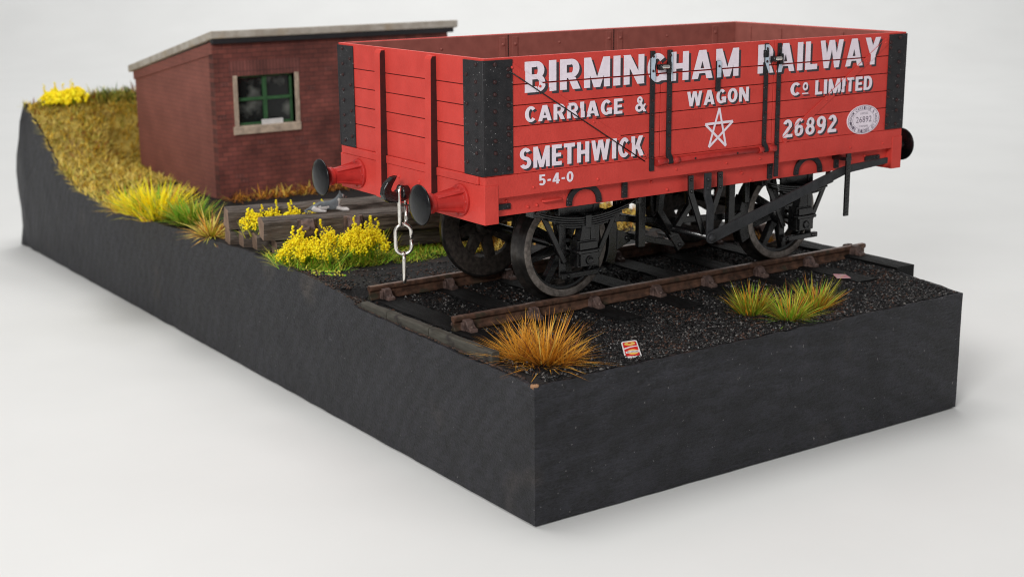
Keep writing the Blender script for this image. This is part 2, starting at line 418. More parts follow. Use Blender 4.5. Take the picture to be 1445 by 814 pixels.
# paper sweep under and behind everything
TZ = -.03
def make_table():
    d = Vector((.567, .824, 0)); s = Vector((.824, -.567, 0)); o = Vector((4, 6, 0))
    prof = [(-120, TZ), (-40, TZ), (0, TZ), (40, TZ), (75, TZ)]
    for k in range(1, 17):
        a = PI / 2 * k / 16; prof.append((75 + 40 * math.sin(a), TZ + 40 * (1 - math.cos(a))))
    prof.append((115, 110))
    vs = []; W = [-170 + 20 * i for i in range(18)]
    for u, z in prof:
        for w in W: vs.append(o + d * u + s * w + Vector((0, 0, z)))
    nw = len(W)
    fs = [(j * nw + i, j * nw + i + 1, (j + 1) * nw + i + 1, (j + 1) * nw + i) for j in range(len(prof) - 1) for i in range(nw - 1)]
    mb = MB(); mb.add(vs, fs, 0, True)
    tag(mb.build('tabletop', 'table', fix=True), kind='structure')
make_table()
# ------------------------------------------------------------------ ballast stones
SLX = [.95, 2.45, 3.92, 5.5, 6.88, 8.36, 9.85, 11.32]
def stones(name, areas, label):
    mb = MB()
    octv = [Vector(p) for p in ((1, 0, 0), (-1, 0, 0), (0, 1, 0), (0, -1, 0), (0, 0, 1), (0, 0, -1))]
    octf = [(0, 2, 4), (2, 1, 4), (1, 3, 4), (3, 0, 4), (2, 0, 5), (1, 2, 5), (3, 1, 5), (0, 3, 5)]
    R = random.Random(3)
    for (x0, x1, y0, y1, cnt, smin, smax, wts) in areas:
        for _ in range(cnt):
            y = R.uniform(y0, y1); x = x0 + (min(x1, xr(y) - .06) - x0) * R.random()
            if any(abs(x - q) < .25 for q in SLX) and 1.95 < y < 8.2 and R.random() < .7: continue
            s = R.uniform(smin, smax); rot = Matrix.Rotation(R.uniform(0, 6.3), 3, 'Z') @ Matrix.Rotation(R.uniform(0, 6.3), 3, 'X')
            sc = Vector((s * R.uniform(.7, 1.4), s * R.uniform(.6, 1), s * R.uniform(.5, .9)))
            c = Vector((x, y, ground_z(x, y) + .012 + s * R.uniform(-.1, .5)))
            # browner patches
            w = list(wts)
            if noise.noise((x * .9, y * .9, 5)) > .28: w[3] *= 7
            mb.add([c + rot @ Vector((p.x * sc.x, p.y * sc.y, p.z * sc.z)) for p in octv], octf, R.choices((0, 1, 2, 3), w)[0])
    o = mb.build(name, ['st1', 'st2', 'st3', 'st4'], fix=False)
    return tag(rebase(o, (5.4, 3, 2.42)), label, 'ballast', kind='stuff')
stones('ballast', [(.32, 11.7, .08, 3.42, 30000, .012, .034, (7, 5, .8, .5)), (.32, 11.7, 3.5, 6.7, 14000, .012, .034, (8, 4, .6, .5)), (.1, 11.7, 6.6, 8.4, 4500, .014, .032, (7, 3, .3, 2.0))],
       'black and grey granular ballast spread around the rails')

# ------------------------------------------------------------------ the track
YN, YF, YC = 3.57, 6.59, 5.08
RT = 2.735                                          # top of rail
def make_track():
    t = thing('railway_track', (6, YC, 2.42), 'short length of rusty track with blackened sleepers under the red wagon', 'railway track')
    for yy, a, b in ((YN, .70, 11.72), (YF, .62, 11.72)):
        m = MB(); y = yy + (.05 if yy == YN else -.05) * 0
        prof = [(-.075, 0), (.075, 0), (.075, .045), (.03, .075), (.03, .175), (.07, .205), (.075, .27), (.055, .285), (-.055, .285), (-.075, .27), (-.07, .205), (-.03, .175), (-.03, .075), (-.075, .045)]
        m.prism([(yy + u, RT - .285 + v) for u, v in prof], 'x', a, b, 0)
        hd = MB(); hd.box(a + .004, b - .004, yy - .05, yy + .05, RT - .002, RT + .006)
        r = m.build('rail', 'rust', t, bevel=.012)
        hd.build('rail_head', 'railtop', r, bevel=.004)
    xs = SLX
    R = random.Random(5)
    for i, x in enumerate(xs):
        m = MB(); zt = 2.48 + (.02 if i > 5 else 0) + (.06 if i == 7 else 0); e = 1.85 + R.uniform(-.12, .12)
        if i in (2, 3): e = 2.3
        if i == 7: e = 2.0
        w = .27; n = 14; vs = []
        yl = e; yh = 8.3
        for j in range(n + 1):
            y = yl + (yh - yl) * j / n
            for (dx, z) in ((-w, 2.2), (-w, zt - .015), (-w * .5, zt), (0, zt - .006), (w * .5, zt), (w, zt - .015), (w, 2.2)):
                vs.append((x + dx + .012 * noise.noise((y * 2, dx * 3, i)), y, z + .02 * noise.noise((x + dx * 9, y * 2.5, i))))
        k = 7; fs = [(j * k + q, j * k + q + 1, (j + 1) * k + q + 1, (j + 1) * k + q) for j in range(n) for q in range(k - 1)]
        fs += [tuple(range(k)), tuple(range(n * k, n * k + k))[::-1]]
        m.add(vs, fs); s = m.build('sleeper', 'sleeper', t)
        for yy, sg in ((YN, -1), (YN, 1), (YF, -1), (YF, 1)):
            c = MB(); y0 = yy + sg * .05
            c.prism([(y0, zt - .05), (y0 + sg * .30, zt - .05), (y0 + sg * .30, zt + .05), (y0 + sg * .20, zt + .075), (y0 + sg * .12, zt + .19), (y0, zt + .20)], 'x', x - .085, x + .085)
            c.box(x - .12, x - .0855, min(y0, y0 + sg * .12), max(y0, y0 + sg * .12), zt - .05, zt + .15)
            c.box(x + .0855, x + .12, min(y0, y0 + sg * .12), max(y0, y0 + sg * .12), zt - .05, zt + .15)
            c.dome((x, y0 + sg * .22, zt + .06), (0, 0, 1), .04, .05)
            c.build('rail_chair', 'chair', s, bevel=.015)
make_track()

# edging timbers standing along the left edge of the track
for (a, b, lab) in ((1.42, 3.45, 'grey wooden edging plank nearest the orange grass tuft'), (3.47, 4.95, 'middle grey edging plank between two plank joints'), (4.97, 6.25, 'dark grey edging plank at the yellow flower end, broken at its tip')):
    m = MB(); n = 12; vs = []
    for j in range(n + 1):
        y = a + (b - a) * j / n; f = (y - 1.4) / 4.8
        x0 = .13 - .06 * f; zt = 2.655 - .02 * f + .012 * noise.noise((y * 3, 0, 4))
        if b > 6 and j > n - 3: zt -= .05 * (j - n + 3)
        for dx, z in ((0, 2.36), (0, zt - .02), (.02, zt), (.13, zt + .005), (.15, zt - .02), (.15, 2.36)):
            vs.append((x0 + dx + .008 * noise.noise((y * 4, z * 4, dx)), y, z))
    fs = [(j * 6 + q, j * 6 + q + 1, j * 6 + q + 7, j * 6 + q + 6) for j in range(n) for q in range(5)] + [tuple(range(6)), tuple(range(n * 6, n * 6 + 6))[::-1]]
    m.add(vs, fs); o = m.build('edging_plank', 'kerb')
    tag(rebase(o, (.15, (a + b) / 2, 2.4)), lab, 'edging plank', 'edging planks along the track end')
# crumbs of brown earth along the paint line
m = MB(); R = random.Random(9)
for _ in range(900):
    y = R.uniform(.4, 9.3); x = .075 + R.random() * (.05 if y < 6.3 else .5)
    if y > 6.3: x = R.uniform(.02, .5)
    s = R.uniform(.012, .035); m.ball((x, y, ground_z(x, y) + .01 + R.random() * .012), s, R.choice((0, 0, 0, 1)), (1, 1.2, .7))
tag(rebase(m.build('earth_crumbs', ['earth', 'st1'], fix=False), (.1, 4, 2.4)), 'brown crumbs of earth along the left edge of the black base', 'earth', kind='stuff')

# ------------------------------------------------------------------ the wagon
X0, X1, Y0, Y1, ZT, ZB = .713, 11.473, 2.466, 7.697, 7.521, 5.476
XC = (X0 + X1) / 2
W = thing('open_wagon', (XC, YC, RT), 'red five plank open railway wagon with white lettering standing on the track', 'railway wagon')
BANDS = [5.476, 5.954, 6.309, 6.679, 7.043, 7.521]
G = .008
def planks(mb, horiz, a, b, c, d, zs=BANDS):
    """planks between zs; horiz 'x': spans x a..b, y c..d"""
    for z0, z1 in zip(zs, zs[1:]):
        zz0 = z0 + (G if z0 > zs[0] else 0); zz1 = z1 - (G if z1 < zs[-1] else 0)
        if horiz == 'x': mb.box(a, b, c, d, zz0, zz1)
        else: mb.box(c, d, a, b, zz0, zz1)
TH = .075
def side(front):
    ya, yb = (Y0, Y0 + TH) if front else (Y1 - TH, Y1)
    yi = (yb - .02, yb + .055) if front else (ya - .055, ya + .02)
    p = MB(); planks(p, 'x', X0, 4.683, ya, yb); p2 = MB(); planks(p2, 'x', 7.62, X1, ya, yb)
    for x in (2.0, 9.7):
        for z in BANDS[1:5]: pass
    ydir = -1 if front else 1; yo = ya if front else yb
    R = random.Random(2)
    for x in (4.62, 7.66): pass
    bk = sorted((ya + .018, yb - .018))
    p.box(X0 + .02, 4.675, *bk, ZB + .02, ZT - .02, 1); p2.box(7.63, X1 - .02, *bk, ZB + .02, ZT - .02, 1)
    p.build('side_panel', ['red', 'groove'], W, bevel=.008); p2.build('side_panel', ['red', 'groove'], W, bevel=.008)
    d = MB(); planks(d, 'x', 4.697, 7.606, ya, yb); d.box(4.71, 7.595, *bk, ZB + .02, ZT - .02, 1); d.build('side_door', ['red', 'groove'], W, bevel=.008)
    l = MB(); l.box(X0 + .076, X1 - .076, *yi, ZB, ZT - .012)
    if not front:
        yy = yi[0]
        for xa, xb in ((4.507, 4.654), (4.83, 4.97), (7.393, 7.535), (7.72, 7.86), (1.3, 1.42), (10.6, 10.75)):
            l.box(xa, xb, yy - .03, yy + .002, ZB + .05, ZT - .07)
            for z in (7.3, 6.9, 6.5): l.dome(((xa + xb) / 2, yy - .03, z), (0, -1, 0), .035, .035)
        for xa in (4.74, 7.63): l.box(xa - .012, xa + .012, yy - .006, yy + .002, ZB, ZT - .02, 1)
        for xa in (3.05, 6.1, 9.2): l.dome((xa, yy, 7.28), (0, -1, 0), .03, .03)
    l.build('interior_lining', ['maroon', 'dark'], W, bevel=.006)
side(True); side(False)
def end(front):
    xa, xb = (X0, X0 + TH) if front else (X1 - TH, X1)
    xi = (xb - .02, xb + .055) if front else (xa - .055, xa + .02)
    p = MB(); planks(p, 'y', Y0 + TH + .003, Y1 - TH - .003, xa, xb, [5.31] + BANDS if False else BANDS)
    if front:
        for y in (6.15, 4.31):
            for z in (7.38, 7.05, 6.7, 6.32, 5.95, 5.6): p.dome((xa, y, z), (-1, 0, 0), .03, .03, 1)
    p.box(xa + .018, xb - .018, Y0 + TH + .02, Y1 - TH - .02, ZB + .02, ZT - .02, 2)
    p.build('end_panel', ['red', 'rivet', 'groove'], W, bevel=.008)
    l = MB(); l.box(*xi, Y0 + .13, Y1 - .13, ZB, ZT - .012)
    if not front:
        for ya, yb in ((7.0, 7.12), (6.0, 6.12), (4.1, 4.2), (3.1, 3.2)): l.box(xi[0] - .03, xi[0] + .002, ya, yb, ZB, ZT - .08)
    l.build('interior_lining', 'maroon', W, bevel=.006)
end(True); end(False)
fl = MB(); fl.box(X0 + .1, X1 - .1, Y0 + .1, Y1 - .1, ZB - .15, ZB + .05); fl.build('floor', 'maroon', W)

# curb rails under the planks, solebars and headstocks
for s, y in ((-1, Y0), (1, Y1)):
    m = MB(); m.box(X0 - .004, X1 + .004, *sorted((y + s * .012, y - s * .16)), 5.075, ZB - .006)
    for x in (1.75, 3.2, 5.1, 6.4, 7.3, 9.9, 10.9): m.dome((x, y + s * .012, 5.2 + .1 * (hash(str(int(x * 10))) % 2 * 0)), (0, s, 0), .028, .028)
    m.build('curb_rail', 'red', W, bevel=.012)
    m = MB(); yo = y - s * .13
    m.box(.99, 11.19, *sorted((yo, yo - s * .25)), 4.72, 5.073)
    for x, z in ((1.25, 4.99), (1.72, 4.83), (1.92, 4.84), (4.6, 4.99), (5.0, 4.8), (6.95, 4.93), (7.2, 4.76), (10.1, 4.93), (10.5, 4.95)): m.dome((x, yo, z), (0, s, 0), .032, .035)
    m.tube([(2.02, yo + s * .02, 4.90), (2.06, yo + s * .06, 4.90), (2.42, yo + s * .06, 4.90), (2.46, yo + s * .02, 4.90)], .024)
    m.build('solebar', 'red', W, bevel=.012)
for s, x in ((-1, .69), (1, 11.49)):
    m = MB(); m.box(*sorted((x, x - s * .30)), Y0 - .025, Y1 + .025, 4.625, 5.318)
    m.box(*sorted((x + s * .012, x - s * .2)), Y0 + .165, Y1 - .165, 5.324, ZB - .004)
    if s < 0:
        for y in (5.55, 4.63, 5.38): m.dome((x, y, 5.12), (-1, 0, 0), .04, .04)
        for z in (5.3, 5.02, 4.76):
            for y in (6.15, 4.31): m.dome((x - .012 * 0, y, z), (-1, 0, 0), .032, .03)
    m.build('headstock', 'red', W, bevel=.016)

# iron corner plates, L shaped, with rivets
def corner(xs, ys, sx, sy, yw=.62, xw=.60):
    """xs, ys: outer corner; sx, sy: outward directions"""
    m = MB(); t = .022
    z0, z1 = 5.487, 7.487
    m.box(*sorted((xs + sx * .001, xs - sx * xw)), *sorted((ys + sy * .001, ys + sy * t)), z0, z1)
    m.box(*sorted((xs + sx * .001, xs + sx * t)), *sorted((ys - sy * .022, ys - sy * yw)), z0 - .012, z1 - .005)
    m.tube([(xs + sx * .006, ys - sy * .006, z0), (xs + sx * .006, ys - sy * .006, z1)], .026, 8)
    for i in range(8):
        z = z0 + .12 + i * .255
        m.dome((xs - sx * .22, ys + sy * t, z + (.02 if i % 2 else -.02)), (0, sy, 0), .042, .042, 1)
        if i: m.dome((xs - sx * .50, ys + sy * t, z + .07 - .14 * (i % 2)), (0, sy, 0), .042, .042, 1)
        m.dome((xs + sx * t, ys - sy * .20, z + (.02 if i % 2 else -.02)), (sx, 0, 0), .036, .036, 1)
        if i % 2 == 0: m.dome((xs + sx * t, ys - sy * .5, z + .09), (sx, 0, 0), .036, .036, 1)
    m.dome((xs - sx * .50, ys + sy * t, z0 + .1), (0, sy, 0), .042, .042, 1)
    m.build('corner_plate', ['black', 'rivet'], W, bevel=.008)
corner(X0, Y0, -1, -1); corner(X0, Y1, -1, 1); corner(X1, Y0, 1, -1, xw=.535); corner(X1, Y1, 1, 1)

# end stanchions: red posts with dark sides
for sx, xe in ((-1, X0), (1, X1)):
    for yn in (5.84, 4.0):
        m = MB()
        m.prism([(xe, 7.49), (xe + sx * .08, 7.49), (xe + sx * .115, 7.42), (xe + sx * .165, 4.66), (xe, 4.66)], 'y', yn + .012, yn + .21, 0)
        m.prism([(xe, 6.25), (xe + sx * .03, 6.2), (xe + sx * .045, 4.68), (xe, 4.68)], 'y', yn + .212, yn + .34, 0)
        for z in (7.3, 6.85, 6.4, 5.95, 5.5, 5.05, 4.8): m.dome((xe + sx * .03, yn + .29, z - .1), (sx, 0, 0), .03, .035, 1)
        p = m.build('end_post', ['red', 'rivet'], W, bevel=.010)
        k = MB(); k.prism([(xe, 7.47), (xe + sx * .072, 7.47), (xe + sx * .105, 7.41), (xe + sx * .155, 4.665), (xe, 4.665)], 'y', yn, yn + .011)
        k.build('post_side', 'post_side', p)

# buffers
def buffer(xf, y, s):
    z = 4.985
    m = MB()
    m.lathe([(.0, 0), (.29, 0), (.29, .05), (.255, .065), (.205, .07), (.175, .36), (.158, .60), (.182, .615), (.182, .69), (.16, .71), (.1, .71), (0, .71)], (0, 0, 0), 'x', 36)
    for a in (PI / 4, 3 * PI / 4, 5 * PI / 4, 7 * PI / 4):
        u = Vector((0, math.cos(a), math.sin(a))); w = Vector((0, -math.sin(a), math.cos(a))) * .028
        pr = [(.05, .285), (.09, .27), (.56, .168), (.56, .1), (.05, .1)]
        vs = [Vector((h, 0, 0)) + u * r + w for h, r in pr] + [Vector((h, 0, 0)) + u * r - w for h, r in pr]
        m.add(vs, [(0, 1, 2, 3, 4), (9, 8, 7, 6, 5)] + [(i, i + 5, (i + 1) % 5 + 5, (i + 1) % 5) for i in range(5)])
    for a in range(4):
        aa = a * PI / 2 ; m.dome((.06, .245 * math.cos(aa), .245 * math.sin(aa)), (1, 0, 0), .028, .03)
    m.v = [(xf + s * a, y + b, z + c) for a, b, c in m.v]
    b = m.build('buffer', 'red_shiny', W, bevel=.006)
    h = MB()
    h.lathe([(0, .5), (.095, .5), (.095, .80), (.15, .83), (.35, .845), (.362, .86), (.355, .88), (.28, .905), (.15, .925), (0, .93)], (0, 0, 0), 'x', 40)
    h.v = [(xf + s * a, y + bb, z + c) for a, bb, c in h.v]
    h.build('buffer_head', 'bufhead', b)
for y in (YC - 1.88, YC + 1.88): buffer(.69, y, -1); buffer(11.49, y, 1)

# drawhook
m = MB()
hk = [(0.45, 5.213), (0.326, 5.185), (0.217, 5.102), (0.137, 4.99), (0.117, 4.871), (0.16, 4.772), (0.265, 4.707), (0.403, 4.685), (0.542, 4.70), (0.69, 4.75),
      (0.69, 4.98), (0.60, 5.0), (0.552, 5.028), (0.49, 5.007), (0.472, 4.941), (0.409, 4.894), (0.333, 4.902), (0.304, 4.959), (0.353, 5.062), (0.417, 5.149)]
m.prism(hk, 'y', YC - .075, YC + .075)
m.lathe([(0, -.16), (.13, -.16), (.13, .01), (0, .01)], (.69, YC, 4.87), 'x', 20)
m.build('draw_hook', 'gear', W, bevel=.035, seg=3)
m = MB(); m.box(11.49, 11.9, YC - .06, YC + .06, 4.75, 4.98); m.build('draw_hook', 'gear', W, bevel=.03)

# door ironwork
def straps():
    y = Y0
    for xa, xb, z0, z1 in ((4.42, 4.525, 5.23, 7.47), (7.69, 7.79, 4.80, 7.46)):
        m = MB(); m.box(xa, xb, y - .034, y + .002, max(z0, 5.49), z1)
        if z0 < 5.48: m.box(xa, xb, y - .046, y + .0, z0, 5.50)
        for i in range(9):
            z = z1 - .1 - i * .27
            if z > z0 + .05: m.dome(((xa + xb) / 2, y - (.034 if z > 5.49 else .046), z), (0, -1, 0), .03, .03, 1)
        m.build('door_strap', ['black', 'rivet'], W, bevel=.008)
    for xa, xb in ((4.835, 4.945), (7.335, 7.435)):
        m = MB(); m.box(xa, xb, y - .034, y + .002, 5.50, 7.47)
        m.prism([(y - .034, 5.54), (y - .10, 5.44), (y - .12, 5.36), (y - .09, 5.33), (y - .05, 5.40), (y, 5.48), (y, 5.54)], 'x', xa, xb)
        for i in range(8): m.dome(((xa + xb) / 2, y - .034, 7.37 - i * .25), (0, -1, 0), .03, .03, 1)
        m.build('door_strap', ['black', 'rivet'], W, bevel=.008)
    m = MB(); m.box(6.06, 6.17, y - .04, y + .002, 6.62, 7.2); m.dome((6.115, y - .04, 7.1), (0, -1, 0), .03, .03, 1); m.build('door_catch', ['black', 'rivet'], W, bevel=.008)
    m = MB(); r = .052
    m.tube([(4.56, y - .055, 5.385), (7.66, y - .055, 5.39)], r, 14)
    for x0, x1 in ((4.56, 4.80), (4.98, 5.12), (7.2, 7.31), (7.46, 7.66)):
        m.tube([(x0, y - .055, 5.386), (x1, y - .055, 5.386)], r + .018, 14)
    for x in (5.5, 6.6): m.dome((x, y - .108, 5.387), (0, -1, 0), .024, .012, 1)
    m.build('door_hinge', ['red_shiny', 'rivet'], W)
    for x in (4.69, 7.60):
        m = MB(); m.box(x - .13, x + .13, y - .085, y - .03, 7.12, 7.22); m.tube([(x - .09, y - .12, 7.17), (x + .09, y - .12, 7.17)], .04, 10, 1)
        m.tube([(x - .08, y - .03, 7.16), (x - .08, y - .15, 7.16)], .05, 10); m.box(x + .10, x + .19, y - .09, y - .03, 7.05, 7.26)
        m.build('door_latch', ['gear', 'chrome'], W, bevel=.012)
    # diagonal braces
    for a, b in (((1.235, 7.385), (4.35, 5.50)), ((10.88, 7.36), (7.93, 5.50))):
        m = MB(); m.strip([a, b], .15, 'y', y - .020, y + .002); va, vb = Vector(a), Vector(b)
        for k in range(6):
            p = va + (vb - va) * (.02 + .96 * k / 5); m.dome((p.x, y - .020, p.y), (0, -1, 0), .028, .028, 0)
        b = m.build('diagonal_brace', ['red', 'rivet'], W, bevel=.008)
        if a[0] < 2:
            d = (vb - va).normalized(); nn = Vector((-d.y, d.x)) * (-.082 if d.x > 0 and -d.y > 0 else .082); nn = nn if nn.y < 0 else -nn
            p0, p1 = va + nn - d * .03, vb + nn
            k = MB(); k.tube([(p0.x, y - .024, p0.y), (p1.x, y - .024, p1.y)], .011, 8); k.build('brace_shadow_line', 'gear', b)  # thin black strip modelled in place of the shadow under the brace
straps()

# ---- lettering
def glyphs(txt, off=.022, sx=1.):
    c = D.curves.new('t', 'FONT'); c.body = txt; c.size = 1; c.offset = off; c.resolution_u = 4; c.space_character = 1.06
    o = D.objects.new('t', c); COL.objects.link(o)
    bpy.context.view_layer.update()
    me = D.meshes.new_from_object(o.evaluated_get(bpy.context.evaluated_depsgraph_get()))
    D.objects.remove(o); D.curves.remove(c)
    return me
def fitted(txt, x0, x1, z0, z1, off):
    me = glyphs(txt, off); bm = bmesh.new(); bm.from_mesh(me); D.meshes.remove(me)
    xs = [v.co.x for v in bm.verts]; ys = [v.co.y for v in bm.verts]
    a, b, c, d = min(xs), max(xs), min(ys), max(ys)
    for v in bm.verts:
        v.co = Vector((x0 + (v.co.x - a) / (b - a) * (x1 - x0), 0, z0 + (v.co.y - c) / (d - c) * (z1 - z0)))
    return bm
V, HB = .25, .19
def arcp(cx, cy, rx, ry, a0, a1, v=V, h=HB):
    n = max(6, int(abs(a1 - a0) / 12)); A = [math.radians(a0 + (a1 - a0) * i / n) for i in range(n + 1)]
    return [[(cx + q * math.cos(a), cy + r * math.sin(a)) for q, r, a in ((rx, ry, A[i]), (rx, ry, A[i + 1]), (rx - v, ry - h, A[i + 1]), (rx - v, ry - h, A[i]))] for i in range(n)]
def bar(x0, x1, y0, y1): return [[(x0, y0), (x1, y0), (x1, y1), (x0, y1)]]
def diag(x0, y0, x1, y1, w):
    """slanting stroke with horizontal ends; w is its width measured along x"""
    return [[(x0 - w / 2, y0), (x0 + w / 2, y0), (x1 + w / 2, y1), (x1 - w / 2, y1)]]
def six(): return arcp(.33, .32, .33, .32, 0, 360, .22, .16) + arcp(.40, .42, .40, .58, 62, 176, .23, .17)
def rot180(pl, w): return [[(w - x, 1 - y) for x, y in p] for p in pl]
GL = {
 'I': (.27, bar(0, .27, 0, 1)), 'L': (.60, bar(0, V, 0, 1) + bar(V, .60, 0, HB)),
 'E': (.60, bar(0, V, 0, 1) + bar(V, .60, 0, HB) + bar(V, .56, .41, .59) + bar(V, .60, 1 - HB, 1)),
 'T': (.68, bar(0, .68, 1 - HB, 1) + bar(.215, .465, 0, 1 - HB)),
 'H': (.76, bar(0, V, 0, 1) + bar(.51, .76, 0, 1) + bar(V, .51, .41, .60)),
 'B': (.73, bar(0, V, 0, 1) + bar(V, .42, 1 - HB, 1) + bar(V, .44, .42, .58) + bar(V, .42, 0, HB) + arcp(.42, .71, .28, .29, -90, 90, .24, .16) + arcp(.43, .29, .30, .29, -90, 90, .24, .16)),
 'R': (.76, bar(0, V, 0, 1) + bar(V, .42, 1 - HB, 1) + bar(V, .42, .38, .55) + arcp(.42, .69, .30, .31, -90, 90, .24, .17) + diag(.62, 0, .43, .40, .28)),
 'D': (.74, bar(0, V, 0, 1) + bar(V, .36, 1 - HB, 1) + bar(V, .36, 0, HB) + arcp(.36, .5, .38, .5, -90, 90)),
 'C': (.72, arcp(.38, .5, .38, .5, 42, 318)), 'O': (.80, arcp(.40, .5, .40, .5, 0, 360)), '0': (.64, arcp(.32, .5, .32, .5, 0, 360, .22)),
 'G': (.78, arcp(.39, .5, .39, .5, 42, 318) + bar(.55, .78, .05, .46) + bar(.42, .55, .30, .46)),
 'S': (.68, arcp(.34, .71, .33, .29, 25, 270, .24, .17) + arcp(.34, .29, .34, .29, 90, -155, .24, .17) + bar(.30, .38, .41, .58)),
 'N': (.80, bar(0, .23, 0, 1) + bar(.57, .80, 0, 1) + diag(.68, 0, .12, 1, .28)),
 'M': (.98, bar(0, .23, 0, 1) + bar(.75, .98, 0, 1) + diag(.49, 0, .14, 1, .24) + diag(.49, 0, .84, 1, .24)),
 'A': (.88, diag(.13, 0, .42, 1, .26) + diag(.75, 0, .46, 1, .26) + bar(.27, .61, .19, .36)),
 'W': (1.18, diag(.33, 0, .12, 1, .24) + diag(.33, 0, .56, 1, .22) + diag(.85, 0, .62, 1, .22) + diag(.85, 0, 1.06, 1, .24)),
 'Y': (.82, diag(.41, .38, .14, 1, .28) + diag(.41, .38, .68, 1, .28) + bar(.285, .535, 0, .42)),
 'K': (.80, bar(0, V, 0, 1) + diag(.34, .36, .63, 1, .28) + diag(.65, 0, .40, .56, .29)),
 '&': (.84, arcp(.34, .76, .21, .24, 0, 360, .15, .13) + arcp(.30, .27, .30, .27, 0, 360, .19, .15) + diag(.72, 0, .26, .74, .22) + diag(.52, .12, .72, .50, .16)),
 '2': (.64, arcp(.32, .69, .31, .31, 165, -28, .23, .17) + diag(.12, .17, .48, .60, .27) + bar(0, .63, 0, .18)),
 '6': (.68, six()), '9': (.68, rot180(six(), .66)),
 '8': (.66, arcp(.33, .72, .29, .28, 0, 360, .2, .15) + arcp(.33, .29, .33, .29, 0, 360, .22, .16)),
 '5': (.66, bar(.08, .60, .82, 1) + bar(.08, .28, .45, .83) + arcp(.32, .33, .33, .33, 115, -150, .23, .17)),
 '4': (.68, bar(.34, .56, 0, 1) + bar(0, .66, .2, .37) + diag(.10, .34, .42, 1, .22)),
 '-': (.36, bar(.02, .34, .34, .52)), ' ': (.3, []),
}
def block(txt, x0, x1, z0, z1, gap=.13):
    """hand drawn block capitals, fitted to x0..x1, z0..z1; strokes are stacked a hair apart"""
    tot = sum(GL[c][0] for c in txt) + gap * (len(txt) - 1); k = (x1 - x0) / tot; h = z1 - z0
    bm = bmesh.new(); u = 0; q = 0
    for c in txt:
        w, polys = GL[c]
        for p in polys:
            q += 1; bm.faces.new([bm.verts.new((x0 + (u + a) * k, -.00006 * (q % 40), z0 + b * h)) for a, b in p])
        u += w + gap
    return bm
def cut(bm, xa=None, xb=None, za=None, zb=None):
    b = bm.copy()
    def bis(co, no):
        bmesh.ops.bisect_plane(b, geom=b.verts[:] + b.edges[:] + b.faces[:], plane_co=co, plane_no=no, clear_inner=True)
    if xa is not None: bis((xa, 0, 0), (1, 0, 0))
    if xb is not None: bis((xb, 0, 0), (-1, 0, 0))
    if za is not None: bis((0, 0, za), (0, 0, 1))
    if zb is not None: bis((0, 0, zb), (0, 0, -1))
    return b
def put(mb, bm, y, mi):
    bm.verts.ensure_lookup_table(); bm.verts.index_update()
    mb.add([(v.co.x, y + v.co.y, v.co.z) for v in bm.verts], [[v.index for v in f.verts] for f in bm.faces], mi)
BRACES = [((1.235, 7.385), (4.35, 5.50)), ((10.88, 7.36), (7.93, 5.50))]
STRAPX = [(4.42, 4.525, .036), (4.835, 4.945, .036), (6.06, 6.17, .042), (7.335, 7.435, .036), (7.69, 7.79, .036)]
def word(txt, x0, x1, z0, z1, off=.022, shadow=(.045, -.04), label=None, surf=Y0 - .0015):
    bm = block(txt, x0, x1, z0, z1) if txt not in 'o-' else fitted(txt, x0, x1, z0, z1, off); mb = MB()
    sh = bm.copy()
    for v in sh.verts: v.co += Vector((shadow[0], 0, shadow[1]))
    zs = BANDS if z0 > 5.5 else [5.0, 5.46]
    for za, zb in zip(zs, zs[1:]):
        lo, hi = za + (.014 if za > zs[0] else 0), zb - (.014 if zb < zs[-1] else 0)
        if hi < z0 - .1 or lo > z1 + .1: continue
        if shadow[0]: put(mb, cut(sh, za=lo, zb=hi), surf, 1)
        put(mb, cut(bm, za=lo, zb=hi), surf - .0045, 0)
    for xa, xb, h in STRAPX:
        if xa < x1 and xb > x0 and z1 < 7.5 and z0 > 6.2:
            z_lo, z_hi = (6.62, 7.2) if h > .04 else (5.5, 7.47)
            put(mb, cut(bm, xa=xa, xb=xb, za=z_lo, zb=z_hi), Y0 - h - .002, 2)
    if z0 > 5.5:
        for a, c in BRACES:
            va, vb = Vector(a), Vector(c); d = (vb - va).normalized(); nn = Vector((-d.y, d.x))
            if min(va.x, vb.x) > x1 or max(va.x, vb.x) < x0: continue
            for src, lift, mi in ((sh, .0205, 1), (bm, .0228, 0)):
                g = cut(src, za=5.5)
                for q in (-1, 1):
                    co = va + nn * .073 * q
                    bmesh.ops.bisect_plane(g, geom=g.verts[:] + g.edges[:] + g.faces[:], plane_co=(co.x, 0, co.y), plane_no=(-nn.x * q, 0, -nn.y * q), clear_inner=True)
                put(mb, g, Y0 - lift, mi)
    o = mb.build('lettering', ['white', 'lshadow', 'pale'], W, fix=False)
    tag(o, label)
word('BIRMINGHAM', 1.575, 6.655, 6.885, 7.425, .028, (.06, -.045), 'large white word BIRMINGHAM')
word('RAILWAY', 7.165, 10.68, 6.89, 7.45, .028, (.06, -.045), 'large white word RAILWAY')
word('CARRIAGE', 1.575, 3.77, 6.365, 6.645, .028, label='white word CARRIAGE')
word('&', 4.075, 4.345, 6.365, 6.65, .028, label='white ampersand')
word('WAGON', 5.345, 6.945, 6.375, 6.655, .028, label='white word WAGON')
word('C', 8.085, 8.37, 6.39, 6.655, .028, label='white capital letter C')
word('o', 8.43, 8.585, 6.475, 6.645, .028, label='small raised white letter o')
word('-', 8.42, 8.60, 6.405, 6.43, .0, label='short white bar under the raised o')
word('LIMITED', 8.79, 10.475, 6.37, 6.66, .028, label='white word LIMITED')
word('SMETHWICK', 1.455, 4.285, 5.545, 5.92, .028, (.05, -.04), 'white word SMETHWICK')
word('26892', 7.915, 9.46, 5.565, 5.925, .035, (.05, -.04), 'large white number 26892')
